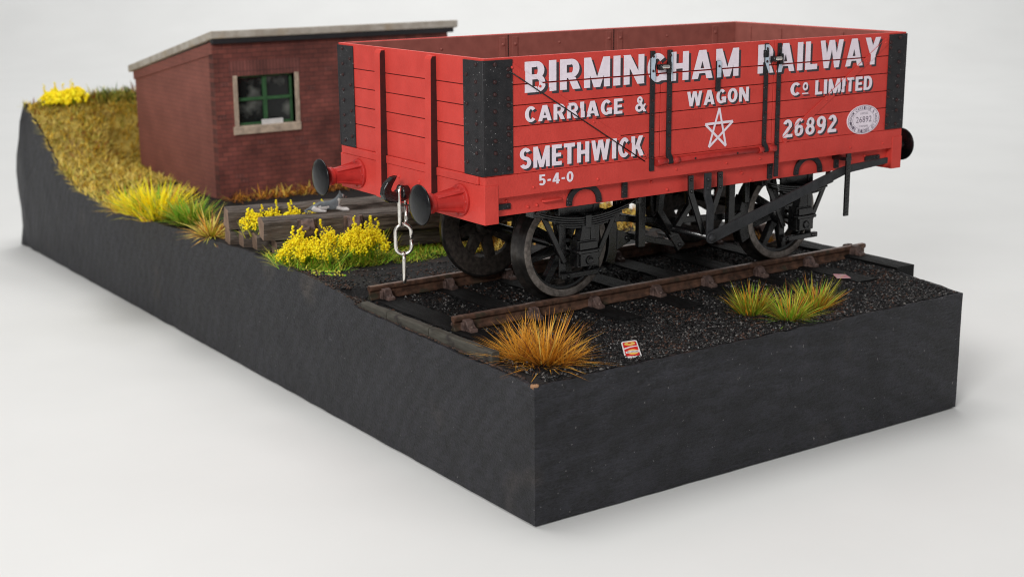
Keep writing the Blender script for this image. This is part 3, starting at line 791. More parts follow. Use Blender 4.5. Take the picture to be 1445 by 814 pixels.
word('5-4-0', 1.855, 2.635, 5.215, 5.412, .035, (0, 0), 'small white marking 5-4-0', surf=Y0 - .0135)
m = MB(); S5 = [(6.182, 6.29), (5.824, 6.0), (6.545, 6.01), (5.93, 5.55), (6.375, 5.539)]
for a, b, q in ((0, 3, 0), (0, 4, 1), (1, 2, 2), (1, 4, 3), (2, 3, 4)):
    va, vb = Vector(S5[a]), Vector(S5[b]); d = (vb - va).normalized(); nn = Vector((-d.y, d.x)) * .024
    m.add([(p.x, Y0 - .004 - q * .0006, p.y) for p in (va + nn, va - nn, vb - nn, vb + nn)], [(0, 1, 2, 3)])
tag(m.build('star_emblem', 'white', W, fix=False), 'white outlined five pointed star')
# oval builder's plate
def oval():
    m = MB(); cx, cz, rx, rz = 10.255, 5.757, .49, .305; n = 48
    e = lambda k, f: (cx + rx * k * math.cos(f), cz + rz * k * math.sin(f))
    def ring(k0, k1, y, mi):
        p = [e(k0, 2 * PI * i / n) for i in range(n)]; q = [e(k1, 2 * PI * i / n) for i in range(n)]
        m.add([(u, y, v) for u, v in p + q], [(i, (i + 1) % n, n + (i + 1) % n, n + i) for i in range(n)], mi)
    m.prism([e(1, 2 * PI * i / n) for i in range(n)], 'y', Y0 + .003, Y0 - .016, 0)
    yy = Y0 - .0172
    ring(.945, .925, yy, 1); ring(.67, .655, yy, 1)
    put(m, fitted('26892', cx - .225, cx + .245, cz - .06, cz + .065, .0), yy, 1)
    put(m, fitted('LIMITED', cx - .10, cx + .13, cz + .11, cz + .15, .0), yy, 1)
    put(m, fitted('OWNERS', cx - .12, cx + .15, cz - .16, cz - .12, .0), yy, 1)
    def arc(txt, f0, f1, flip=False):
        for i, ch in enumerate(txt):
            if ch == ' ': continue
            f = f0 + (f1 - f0) * (i + .5) / len(txt); u, v = e(.80, f)
            g = fitted(ch, -.024, .024, -.032, .032, .01); t = math.atan2(rz * math.cos(f), -rx * math.sin(f)) + (0 if flip else PI)
            for q in g.verts:
                x, z = q.co.x, q.co.z; q.co = Vector((u + x * math.cos(t) - z * math.sin(t), 0, v + x * math.sin(t) + z * math.cos(t)))
            put(m, g, yy, 1)
    arc('BIRMINGHAM CARRIAGE & WAGON Co', 1.30 * PI, -.28 * PI)
    arc('BUILDERS', 1.37 * PI, 1.66 * PI, True)
    tag(m.build('makers_plate', ['white', 'ink'], W, fix=False), 'white oval plate with number 26892')
oval()

# ---- ironwork on the solebar
YB = Y0 + .13                                        # solebar face
def sole_iron():
    for c in (2.975, 8.79):
        m = MB(); n = 16; o = [(c + .40 * math.cos(PI * i / n), 4.80 + .335 * math.sin(PI * i / n)) for i in range(n + 1)]
        q = [(c + .285 * math.cos(PI * i / n), 4.80 + .225 * math.sin(PI * i / n)) for i in range(n, -1, -1)]
        o = [(c + .40, 4.745)] + o + [(c - .40, 4.745)]; q = [(c - .285, 4.745)] + q + [(c + .285, 4.745)]
        m.prism(o + q, 'y', YB - .05, YB + .002)
        for x, z in ((c - .34, 4.80), (c + .34, 4.80), (c, 5.08)): m.dome((x, YB - .05, z), (0, -1, 0), .036, .035)
        m.build('crown_plate', 'black', W, bevel=.008)
    for x, z0, z1, yy in ((3.93, 4.76, 5.17, YB), (9.62, 4.78, 5.2, YB), (7.70, 4.74, 5.06, YB)):
        m = MB(); m.box(x - .06, x + .06, yy - .05, yy + .002, z0, min(z1, 5.07))
        for z in (z0 + .08, min(z1, 5.07) - .08): m.dome((x, yy - .05, z), (0, -1, 0), .034, .03)
        m.build('solebar_strap', 'black', W, bevel=.008)
    for xa, xb in ((1.0, 1.33), (10.5, 10.95)):
        m = MB(); m.box(xa, xb, YB - .035, YB + .002, 4.84, 4.945); m.dome((xb - .07, YB - .035, 4.89), (0, -1, 0), .04, .04); m.build('horse_hook_plate', 'black', W, bevel=.008)
sole_iron()

# ---- wheels, axles, axleguards
CX = (3.30, 9.06); CZ = RT + 1.0
def wheelset(cx):
    a = MB(); a.tube([(cx, YN - .45, CZ), (cx, YF + .45, CZ)], .10, 16); a.build('axle', 'gear', W)
    for y, s in ((YN, 1), (YF, -1)):                 # s: direction towards the inside
        m = MB(); n = 8
        m.lathe([(0, -.06), (.17, -.06), (.2, -.03), (.24, .04), (.24, .24), (.17, .3), (0, .3)], (cx, y, CZ), 'y', 24)
        for k in range(n):
            t = 2 * PI * (k + .3) / n; u = Vector((math.cos(t), math.sin(t))); v = Vector((-u.y, u.x))
            a_, b_ = (.12, .085) if s < 0 else (.085, .06)
            pts = [u * .2 + v * a_, u * .86 + v * b_, u * .86 - v * b_, u * .2 - v * a_]
            m.prism([(cx + p.x, CZ + p.y) for p in pts], 'y', y + .05, y + .20)
        m.lathe([(.86, .03), (.78, .05), (.78, .22), (.86, .24)], (cx, y, CZ), 'y', 64, closed=True)
        if s < 0: m.v = [(p[0], 2 * y - p[1], p[2]) for p in m.v]
        w = m.build('wheel', 'spoke' if s < 0 else 'gear', W, bevel=.012)
        t = MB()
        pr = [(.845, 0), (.965, -.004), (.985, .006), (.999, .03), (1.004, .2), (1.03, .235), (1.095, .26), (1.11, .285), (1.10, .31), (1.06, .325), (.70, .325), (.70, .30), (.845, .26)]
        t.lathe(pr, (cx, y - .02, CZ), 'y', 96, closed=True, mis=[0, 0, 1, 1, 1, 1, 1, 1, 1, 2, 2, 2, 2])
        if s < 0: t.v = [(p[0], 2 * y - p[1], p[2]) for p in t.v]
        ty = t.build('tyre', ['tyre', 'tread', 'spoke'], w)
        ty.modifiers.new('es', 'EDGE_SPLIT').split_angle = .75
    for s, yw in ((-1, 3.17), (1, 2 * YC - 3.17)):
        def Y(v): return yw + s * v                  # v outwards
        m = MB()
        for q in (-1, 1):
            m.box(cx + q * .40 - .075, cx + q * .40 + .075, *sorted((Y(0), Y(.05))), 3.26, 4.75)
            m.strip([(cx + q * .92, 4.70), (cx + q * .86, 4.45), (cx + q * .38, 3.55)], .11, 'y', Y(0.052), Y(.1))
        m.box(cx - .52, cx + .52, *sorted((Y(.101), Y(.2))), 3.255, 3.36)
        for q in (-.38, .38): m.dome((cx + q, Y(.2), 3.31), (0, s, 0), .045, .05)
        m.box(cx - .35, cx + .35, *sorted((Y(-.02), Y(.03))), 4.25, 4.75)
        m.build('axleguard', 'gear', W, bevel=.012)
        m = MB()
        m.box(cx - .235, cx + .205, *sorted((Y(.051), Y(.30))), 3.47, 3.98)
        m.box(cx - .2, cx + .2, *sorted((Y(.3), Y(.36))), 3.49, 3.74)
        m.box(cx - .26, cx + .23, *sorted((Y(.1), Y(.385))), 3.745, 3.80)
        m.box(cx - .21, cx + .20, *sorted((Y(.3), Y(.345))), 3.81, 3.95)
        m.lathe([(0, .0), (.085, .0), (.085, .03), (.06, .03), (.055, .018), (0, .018)], (cx + .0, 0, 3.60), 'y', 18)
        nn = 6 * 18; m.v[-(5 * 36):] = [(p[0], Y(.36) + s * p[1], p[2]) for p in m.v[-(5 * 36):]]
        for xa, xb in ((-.2, .04), (.055, .17)):
            m.prism([(cx + xa, 3.985), (cx + xb, 3.985), (cx + xb * .8, 4.27), (cx + xa * .7, 4.27)], 'y', Y(.12), Y(.32))
        for q in (-.25, .215): m.tube([(cx + q, Y(.15), 3.775), (cx + q, Y(.40), 3.775)], .04, 8)
        m.build('axlebox', 'gear', W, bevel=.014)
        m = MB()
        for k in range(5):
            hw = 1.17 - .17 * k; n = 20; up = []; lo = []
            for i in range(n + 1):
                x = -hw + 2 * hw * i / n; z = 4.43 - k * .043 + .21 * (x / 1.17) ** 2
                up.append((cx + x, z)); lo.append((cx + x, z - .036))
            m.prism(up + lo[::-1], 'y', Y(.10), Y(.30))
        m.box(cx - .065, cx + .065, *sorted((Y(.08), Y(.33))), 4.21, 4.46)
        for q in (-1, 1):
            m.box(cx + q * 1.21 - .07, cx + q * 1.21 + .07, *sorted((Y(.08), Y(.32))), 4.54, 4.74)
            m.tube([(cx + q * 1.2, Y(.05), 4.63), (cx + q * 1.2, Y(.35), 4.63)], .04, 8)
        m.build('leaf_spring', 'gear', W, bevel=.008)
for c in CX: wheelset(c)

# ---- brake gear
def brakes(s):
    def Y(v): return YC + s * (YC - v)               # v given for the near side (s=-1)
    y_of = lambda v: v if s < 0 else 2 * YC - v
    # V hanger
    yy = Y0 - .06
    m = MB(); ya, yb = sorted((y_of(yy), y_of(yy + .05)))
    m.strip([(5.45, 5.05), (5.46, 4.70), (5.80, 3.88)], .125, 'y', ya, yb)
    m.strip([(6.21, 5.05), (6.22, 4.72), (5.93, 4.05)], .125, 'y', ya, yb)
    for x, z in ((5.45, 4.97), (5.46, 4.74), (6.21, 4.97), (6.22, 4.75)): m.dome((x, y_of(yy), z), (0, s, 0), .036, .035)
    m.box(5.38, 6.3, *sorted((y_of(yy + .051), y_of(YB - .001))), 4.76, 5.06) if False else None
    m.build('brake_hanger', 'gear', W, bevel=.008)
    m = MB(); y2 = Y0 - .14
    prof = [(y2 + .07, 5.06), (y2 + .07, 4.62), (y2 - .02, 4.42), (y2 - .02, 3.82), (y2 + .03, 3.82), (y2 + .03, 4.40), (y2 + .119, 4.60), (y2 + .119, 5.06)]
    m.prism([(y_of(u), v) for u, v in prof], 'x', 5.80, 5.97); m.dome((5.88, y_of(y2 + .07), 4.93), (0, s, 0), .04, .04); m.dome((5.88, y_of(y2 + .07), 4.76), (0, s, 0), .04, .04)
    m.build('brake_hanger', 'steelgrey', W, bevel=.012)
    # lever
    m = MB(); ya, yb = sorted((y_of(Y0 - .21), y_of(Y0 - .16)))
    n = 10; ang = math.atan2(4.76 - 3.80, 9.42 - 5.88); d = Vector((math.cos(ang), math.sin(ang))); nn = Vector((-d.y, d.x)); A = Vector((5.88, 3.80)); B = Vector((9.42, 4.74))
    head = [A + nn * .12 * math.cos(PI * i / n) - d * .12 * math.sin(PI * i / n) for i in range(n + 1)]
    B2 = Vector((9.66, 4.80)); E2 = Vector((10.86, 4.86))
    outl = head + [B - nn * .095, B2 + Vector((.02, -.09)), E2 + Vector((0, -.06)), E2 + Vector((0, .065)), B2 + Vector((0, .075)), B + nn * .095]
    m.prism([(p.x, p.y) for p in outl], 'y', ya, yb)
    m.lathe([(0, 0), (.085, 0), (.085, .02), (.05, .05), (0, .065)], (A.x, 0, A.y), 'y', 20)
    k = 4 * 40; m.v[-k:] = [(p[0], y_of(Y0 - .21) + s * p[1], p[2]) for p in m.v[-k:]]
    m.build('brake_lever', 'steelgrey', W, bevel=.010)
    m = MB(); ya, yb = sorted((y_of(Y0 - .28), y_of(Y0 - .235)))
    m.box(9.52, 9.645, ya, yb, 3.82, 5.13); m.box(9.52, 9.645, *sorted((y_of(Y0 - .234), y_of(Y0 - .0))), 4.95, 5.13) if False else None
    m.box(9.50, 9.66, *sorted((y_of(Y0 - .282), y_of(Y0 + .12))), 4.98, 5.06)
    for i in range(14): m.box(9.555, 9.61, *sorted((y_of(Y0 - .288), y_of(Y0 - .2795))), 3.88 + i * .075, 3.915 + i * .075)
    m.build('lever_guide', 'gear', W, bevel=.006)
    # cross shaft, push rods, blocks
    m = MB(); m.tube([(5.88, y_of(Y0 - .18), 3.80), (5.88, YC, 3.80)], .075, 12); m.build('brake_shaft', 'gear', W)
    m = MB(); m.strip([(5.55, 4.7), (5.5, 4.2), (5.85, 3.72)], .14, 'y', *sorted((y_of(3.35), y_of(3.45)))); m.strip([(6.25, 4.7), (6.3, 4.25), (5.92, 3.8)], .14, 'y', *sorted((y_of(3.35), y_of(3.45))))
    m.strip([(5.52, 4.05), (5.9, 3.76), (6.2, 3.35)], .22, 'y', *sorted((y_of(3.5), y_of(3.6))))
    m.dome((6.15, y_of(3.5), 3.42), (0, s, 0), .05, .05)
    m.build('brake_crank', 'gear', W, bevel=.012)
    for x1, z1, x2, z2 in ((4.55, 3.83, 6.15, 3.42), (7.85, 3.83, 5.62, 3.95), (4.55, 4.15, 5.8, 3.95)):
        m = MB(); m.strip([(x1, z1), (x2, z2)], .13, 'y', *sorted((y_of(3.52), y_of(3.60)))); m.build('push_rod', 'gear', W, bevel=.012)
    for c, q in ((3.30, 1), (9.06, -1)):
        m = MB(); n = 10; o = []; i_ = []
        for i in range(n + 1):
            a = -.42 + .84 * i / n; o.append((c + q * (1.26 * math.cos(a)), CZ + 1.26 * math.sin(a))); i_.append((c + q * (1.03 * math.cos(a)), CZ + 1.03 * math.sin(a)))
        m.prism(o + i_[::-1], 'y', *sorted((y_of(3.52), y_of(3.76))))
        m.prism([(c + q * 1.22, CZ + .2), (c + q * 1.55, CZ + .06), (c + q * 1.55, CZ - .08), (c + q * 1.22, CZ - .22)], 'y', *sorted((y_of(3.5), y_of(3.6))))
        m.dome((c + q * 1.45, y_of(3.5), CZ), (0, s, 0), .05, .05)
        m.build('brake_block', 'gear', W, bevel=.014)
        m = MB(); m.box(*sorted((c + q * 1.60, c + q * 1.77)), *sorted((y_of(3.3), y_of(3.42))), 3.55, 4.72); m.strip([(c + q * 1.15, 4.72), (c + q * 1.14, 4.1)], .12, 'y', *sorted((y_of(3.42), y_of(3.5))))
        m.build('brake_hanger', 'gear', W, bevel=.012)
brakes(-1); brakes(1)
m = MB()
for y in (3.9, 6.1): m.box(1.0, 11.18, y, y + .2, 4.75, 5.2)
for x in (2.2, 4.6, 7.2, 9.9): m.box(x, x + .2, 2.9, 7.25, 4.75, 5.25)
m.build('underframe', 'gear', W)

# ---- coupling chain
def chain():
    t = thing('coupling_chain', (.56, YC, 3.12), 'shiny silver three link chain hanging from the black hook of the red wagon', 'chain')
    view = Vector((.824, -.567, 0)); deep = Vector((.567, .824, 0))
    specs = [(5.03, 4.19, 62, .115, 0), (4.29, 3.64, 4, .150, 0), (3.735, 3.10, 95, .115, .0)]
    for zt, zb, deg, hw, _ in specs:
        a = math.radians(deg); u = view * math.cos(a) + deep * math.sin(a)
        r = .037; hw2 = hw; top, bot = zt - r - hw2, zb + r + hw2
        path = []
        for i in range(13): f = PI * i / 12; path.append((u * hw2 * math.cos(f), top + hw2 * math.sin(f)))
        for i in range(13): f = PI + PI * i / 12; path.append((u * hw2 * math.cos(f), bot + hw2 * math.sin(f)))
        c = Vector((.575, YC, 0))
        P = [c + p + Vector((0, 0, z)) for p, z in path]
        # leave a fine gap in one long side, as bent wire links have
        i0 = 25; g1 = P[25].lerp(P[0], .47); g2 = P[25].lerp(P[0], .53)
        m = MB(); m.tube([g2] + P + [g1], r, 12); m.build('chain_link', 'chrome', t)
chain()

# ------------------------------------------------------------------ the brick hut
def hut():
    xa, xb, ya, yb, zb = 2.825, 10.35, 18.937, 24.98, 2.40
    ztf, ztb = 6.80, 5.60
    t = thing('brick_hut', ((xa + xb) / 2, (ya + yb) / 2, zb), 'dark red brick lineside hut with sloping grey roof and green framed window', 'hut')
    th = .3; w0, w1, v0, v1 = 3.49, 5.23, 4.48, 5.87
    m = MB()
    m.box(xa, w0, ya, ya + th, zb, ztf); m.box(w1, xb, ya, ya + th, zb, ztf); m.box(w0, w1, ya, ya + th, zb, v0); m.box(w0, w1, ya, ya + th, v1, ztf)
    # thin brick relief: some brick faces stand a little proud
    R = random.Random(4)
    for _ in range(40):
        i = R.randrange(0, 25); j = R.randrange(0, 32); x = xa + .02 + i * .29 + (.145 if j % 2 else 0); z = zb + j * .128
        if x + .29 < xb and not (w0 - .5 < x < w1 + .2 and v0 - .4 < z < v1 + .5): m.box(x + .012, x + .278, ya - .010, ya + .01, z + .010, z + .118, 1)
    f = m.build('wall', ['brick_x', 'brick_s'], t)
    tag(f, 'window wall of dark red brick')
    m = MB(); m.prism([(ya + th + .001, zb), (yb, zb), (yb, ztb), (ya + th + .001, ztf - (ztf - ztb) * th / (yb - ya))], 'x', xa, xa + th); m.prism([(ya + th + .001, zb), (yb, zb), (yb, ztb), (ya + th + .001, ztf - (ztf - ztb) * th / (yb - ya))], 'x', xb - th, xb)
    m.box(xa + th + .001, xb - th - .001, yb - th, yb, zb, ztb)
    tag(m.build('wall', 'brick_y', t), 'plain gable wall of smoother brick')
    m = MB(); m.prism([(ya + .0, ztf - .30), (ya, ztf + .02), (yb, ztb + .02), (yb, ztb - .22)], 'x', xa - .05, xa - .002); m.build('corbel', 'brick_y', t)
    m = MB(); m.box(xa, w0 + .0, ya - .02, ya - .002, v1 + .42, ztf) if False else None
    m.box(w0 - .22, w1 + .18, ya - .025, ya + .01, v1 - .002, v1 + .42); m.build('lintel', 'brick_s', t)
    # roof slab
    k = (ztf - ztb) / (yb - ya); yo = ya - .25; yz = yb + .2
    zt0 = ztf + k * (ya - yo) * 1.0; zt1 = ztb - k * (yz - yb)
    m = MB(); m.prism([(yo, zt0 + .08), (yo, zt0 + .29), (yz, zt1 + .24), (yz, zt1 + .03)], 'x', xa - .14, xb + .22); m.build('roof', 'roof', t, bevel=.03)
    m = MB(); m.box(xa - .08, xb + .1, ya - .20, ya - .03, zt0 - .07, zt0 + .07); m.build('fascia', 'gutter', t, bevel=.02)
    # window
    m = MB(); m.box(w0 - .13, w0, ya - .03, ya + .26, v0, v1 + .02); m.box(w1, w1 + .13, ya - .03, ya + .26, v0, v1 + .02)
    m.box(w0 - .002, w1 + .002, ya + .03, ya + .26, v1 + .001, v1 + .02)
    wi = m.build('window', 'stone', t, bevel=.015)
    m = MB(); m.box(w0 - .18, w1 + .13, ya - .08, ya + .26, v0 - .22, v0 + .005); m.build('sill', 'stone', wi, bevel=.02)
    m = MB(); yy = ya + .16
    fw = .07
    m.box(w0 + .003, w0 + fw, yy, yy + .08, v0 + .006, v1); m.box(w1 - fw, w1 - .003, yy, yy + .08, v0 + .006, v1); m.box(w0 + fw, w1 - fw, yy, yy + .08, v0 + .006, v0 + fw); m.box(w0 + fw, w1 - fw, yy, yy + .08, v1 - fw, v1 - .003)
    xc = (w0 + w1) / 2 + .02; zc = (v0 + v1) / 2 + .03
    m.box(xc - .055, xc + .055, yy - .03, yy + .07, v0 + .01, v1 - .005); m.box(w0 + .01, xc - .056, yy - .02, yy + .07, zc - .045, zc + .045); m.box(xc + .056, w1 - .01, yy - .02, yy + .07, zc - .045, zc + .045)
    m.build('frame', 'green', wi, bevel=.01)
    m = MB(); m.box(w0 + .02, w1 - .02, yy + .05, yy + .062, v0 + .02, v1 - .02); m.build('pane', 'glass', wi)
    m = MB(); m.box(xc - .20, xc + .45, yy - .16, yy - .13, v0 + .008, v0 + .15); m.build('notice', 'paper', wi)
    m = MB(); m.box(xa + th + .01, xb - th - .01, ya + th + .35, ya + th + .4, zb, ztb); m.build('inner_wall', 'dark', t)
hut()

# ------------------------------------------------------------------ old sleepers piled by the hut
def log(x, y, z, ang, L, w, h, lab, seed, chairs=(), tilt=0.):
    t = thing('old_sleeper', (0, 0, 0), lab, 'timber', 'old sleepers piled beside the hut')
    m = MB(); n = 22; vs = []; k = 8
    c = [(-w / 2, 0), (-w / 2, h - .05), (-w / 2 + .05, h), (-.05, h), (w / 2 - .05, h), (w / 2, h - .05), (w / 2, .03), (w / 2 - .03, 0)]
    for j in range(n + 1):
        l = L * j / n
        for q, (a, b) in enumerate(c):
            vs.append((l + (.05 * noise.noise((a * 5, b * 5, seed)) if j in (0, n) else 0), a + .02 * noise.noise((l * 1.5, a * 6, seed)), b + .02 * noise.noise((l * 1.5, b * 6 + a * 8, seed + 5))))
    fs = [(j * k + q, j * k + (q + 1) % k, (j + 1) * k + (q + 1) % k, (j + 1) * k + q) for j in range(n) for q in range(k)]
    m.add(vs, fs, 0); m.add(vs[:k], [tuple(range(k))], 1); m.add(vs[-k:], [tuple(range(k))[::-1]], 1)
    b = m.build('timber', ['oldwood', 'woodend'], t)
    for l in chairs:
        cmb = MB(); cmb.prism([(-w / 2 - .005, .02), (-w / 2 - .12, .05), (-w / 2 - .20, h * .5), (-w / 2 - .08, h - .03), (-w / 2 - .005, h - .02)], 'x', l - .15, l + .15)
        cmb.box(l - .22, l + .22, -w / 2 - .05, -w / 2 + .01, .01, h - .01); cmb.dome((l, -w / 2 - .17, h * .55), (0, -1, .3), .06, .05)
        cmb.build('rail_chair', 'chair', t, bevel=.02)
    t.location = (x, y, z); t.rotation_euler = (tilt, 0, math.radians(ang))
    return t
log(.16, 12.45, 2.66, -14, 5.9, .55, .42, 'ground level sleeper at the hut side of the pile, its rounded end leftmost', 1)
log(.24, 11.86, 2.66, -14, 5.8, .50, .40, 'ground level sleeper second from the hut in the pile, under the yellow flowers', 2)
log(.34, 11.32, 2.66, -13, 5.8, .52, .42, 'ground level sleeper with square pale end just left of the iron chair sleeper', 3)
log(.48, 10.62, 2.66, -10, 5.6, .46, .38, 'ground level sleeper nearest the track, its pale end beside the green leaves', 4)
log(.24, 10.72, 3.09, -14, 6.2, .62, .44, 'upper sleeper with a rusty iron chair, where the cat lies', 5, chairs=(.95, 2.0))
log(.12, 12.35, 3.09, -14, 6.6, .66, .44, 'upper sleeper at the back of the pile against the brick hut', 6)

# cat lying on the top sleeper
def cat():
    t = thing('cat', (1.84, 10.60, 3.545), 'grey and white cat lying on the top sleeper', 'cat')
    t.rotation_euler = (0, 0, math.radians(-24)); t.scale = (.8, .8, .8)
    V = [((-.42, 0, .13), .13), ((-.22, 0, .16), .15), ((.02, 0, .15), .13), ((.2, 0, .2), .115), ((.3, 0, .32), .085), ((.36, -.02, .43), .125), ((.45, -.05, .40), .062),
         ((-.36, -.13, .07), .085), ((-.2, -.19, .035), .04), ((-.05, -.2, .03), .032), ((-.36, .13, .07), .085), ((-.2, .19, .035), .04),
         ((.26, -.09, .1), .055), ((.4, -.1, .04), .04), ((.6, -.11, .03), .034), ((.26, .09, .1), .055), ((.4, .1, .04), .04), ((.58, .12, .03), .034),
         ((-.55, .05, .06), .04), ((-.66, -.08, .035), .03), ((-.62, -.22, .03), .026), ((-.48, -.28, .03), .022)]
    E = [(0, 1), (1, 2), (2, 3), (3, 4), (4, 5), (5, 6), (0, 7), (7, 8), (8, 9), (0, 10), (10, 11), (3, 12), (12, 13), (13, 14), (3, 15), (15, 16), (16, 17), (0, 18), (18, 19), (19, 20), (20, 21)]
    me = D.meshes.new('body'); me.from_pydata([v for v, r in V], E, [])
    o = D.objects.new('body', me); COL.objects.link(o)
    sk = o.modifiers.new('skin', 'SKIN'); sk.use_smooth_shade = True; o.modifiers.new('sub', 'SUBSURF').levels = 2
    for i, (v, r) in enumerate(V): me.skin_vertices[0].data[i].radius = (r, r)
    me.skin_vertices[0].data[0].use_root = True
    bpy.context.view_layer.update()
    m2 = D.meshes.new_from_object(o.evaluated_get(bpy.context.evaluated_depsgraph_get())); D.objects.remove(o)
    mb = MB(); mb.v = [tuple(v.co) for v in m2.vertices]
    for p in m2.polygons:
        c = p.center; mb.f.append(list(p.vertices)); mb.sm.append(True)
        wht = (c.z < .15 and c.x > .22) or (c.x > .28 and c.y < .06 and abs(c.x - .33) < .09 and c.z < .36) or (c.x < -.0 and c.y < -.08 and c.z < .17 and c.x > -.46) or (c.x > .415 and c.z > .33)
        mb.m.append(1 if wht else 0)
    for q in (-1, 1):                               # ears and eyes belong to the one body mesh
        mb.add([(.31, q * .085 - .02, .47), (.39, q * .085 - .025, .475), (.35, q * .02 - .02, .49), (.345, q * .085 - .02, .585)], [(0, 1, 3), (1, 2, 3), (2, 0, 3)], 0)
        mb.ball((.445, q * .05 - .04, .435), .018, 2)
    mb.ball((.51, -.06, .395), .018, 2)
    b = D.meshes.new('body'); b.from_pydata(mb.v, [], mb.f)
    for mm in ('catgrey', 'catwhite', 'catpink'): b.materials.append(M[mm])
    b.polygons.foreach_set('material_index', mb.m); b.polygons.foreach_set('use_smooth', mb.sm)
    bo = D.objects.new('body', b); COL.objects.link(bo); bo.parent = t
cat()

# ------------------------------------------------------------------ plants
def blades(mb, R, n, c, rbase, length, spread, mis, wts, width=.022, flat=.0, curve=.25, zfun=None, up=.15, sq=1.):
    for _ in range(n):
        a = R.uniform(0, 2 * PI); rr = rbase * R.random() ** .5
        x, y = c[0] + rr * math.cos(a), c[1] + rr * math.sin(a) * sq
        z = zfun(x, y) if zfun else c[2]
        b = a + R.gauss(0, .7); tl = max(0, min(1.5, up + spread * (.45 * rr / max(rbase, .01) + .75 * R.random() ** .8) + R.gauss(0, .1)))
        L = length * (R.uniform(.5, 1.05) + (.2 * R.random() if R.random() < .12 else 0)); d = Vector((math.cos(b) * math.sin(tl), math.sin(b) * math.sin(tl), math.cos(tl)))
        side = Vector((-math.sin(b + R.gauss(0, .6)), math.cos(b), 0)).normalized() * width / 2 * R.uniform(.7, 1.3)
        drop = Vector((d.x * .3, d.y * .3, -1)) * curve * L * math.sin(tl)
        p0 = Vector((x, y, z - .02)); p1 = p0 + d * L * .55; p2 = p0 + d * L + drop * .5
        th = Vector((d.y, -d.x, .2)) * width * .25
        o = [p0 + side, p0 - side, p0 + th, p1 + side * .8, p1 - side * .8, p1 + th * .8, p2]
        mb.add(o, [(0, 1, 4, 3), (1, 2, 5, 4), (2, 0, 3, 5), (3, 4, 6), (4, 5, 6), (5, 3, 6)], R.choices(mis, wts)[0])
def tuft(seed, c, rbase, length, spread, n, mats, wts, label, cat='grass tuft', name='grass_tuft', width=.024, group=None, up=.15, curve=.25, sub=None):
    R = random.Random(seed); mb = MB(); zz = ground_z(c[0], c[1]) if len(c) == 2 else c[2]
    blades(mb, R, n, (c[0], c[1], zz), rbase, length, spread, list(range(len(mats))), wts, width, up=up, curve=curve)
    if sub:
        for (dx, dy, nn, rb, ln) in sub: blades(mb, R, nn, (c[0] + dx, c[1] + dy, zz), rb, ln, spread, list(range(len(mats))), wts, width, up=up, curve=curve)
    o = mb.build(name, mats, fix=False); return tag(rebase(o, (c[0], c[1], zz)), label, cat, group)
GT = 'static grass tufts on the base'
ORG = ['o2', 'o1', 'o3', 'o4', 's1']
tuft(11, (.92, .98), .16, 1.12, 1.2, 420, ORG, (7, 6, 2.4, .8, .4), 'large spiky orange grass tuft at the near corner beside the edging plank', group=GT, width=.019, curve=.12, up=.05,
     sub=[(-.18, .42, 260, .15, .90), (.28, -.18, 130, .12, .74)])
tuft(12, (6.08, 1.35), .20, .72, .95, 300, ['g4', 'o1', 'g2', 'o3', 'g1'], (4, 3.4, 4, 1.5, 4), 'green and orange tuft left of the three by the rail', group=GT, curve=.1, width=.019, up=.05, sub=[(.25, .1, 90, .15, .62)])
tuft(13, (6.42, .62), .16, .80, 1.2, 260, ['g4', 'o1', 'g2', 'o3', 'g1'], (5, 2.6, 3, 1.6, 5), 'low spreading green and brown tuft, the nearest of the three above the black face', group=GT, curve=.1, width=.019, up=.05)
tuft(14, (7.32, .86), .20, .78, 1.0, 300, ['g4', 'o1', 'g2', 'o3', 'g1'], (4, 3.6, 4, 1.5, 3.2), 'yellow green tuft right of the three by the base edge', group=GT, curve=.1, width=.019, up=.05)
tuft(15, (10.55, 5.45), .30, .55, 1.0, 260, ORG, (4, 6, 4, 1, 1), 'low orange tuft behind the right hand wheel', group=GT)
tuft(16, (.22, 13.55), .14, .95, 1.35, 230, ['o2', 's1', 'o3', 'g4'], (3, 4, 2, 2), 'tan brown tuft leaning out left of the sleeper pile', group=GT, width=.03)
tuft(17, (.62, 15.6), .30, 1.0, .85, 340, ['g1', 'g4', 'g2', 'g3'], (6, 3, 2, 1), 'bright green tuft at the corner of the brick hut', group=GT, width=.035)
tuft(18, (.35, 17.3), .45, 1.25, .9, 520, ['yellow', 'o2', 'g4', 'yellowb', 'g1'], (5, .8, 2, 5, 2), 'big yellow and green tuft beside the gable of the hut', group=GT, width=.04, sub=[(-.15, 1.2, 220, .35, .95)])
tuft(19, (.1, 19.1), .25, .7, 1.0, 130, ['s1', 'o1', 's2'], (4, 2, 3), 'small straw tuft at the foot of the grassy bank', group=GT, width=.035)
tuft(20, (.35, .98), .03, .3, 1.2, 16, ['yellow', 'g4'], (3, 1), 'tiny yellow sprig beside the end of the edging plank', group=GT, width=.03) if False else None

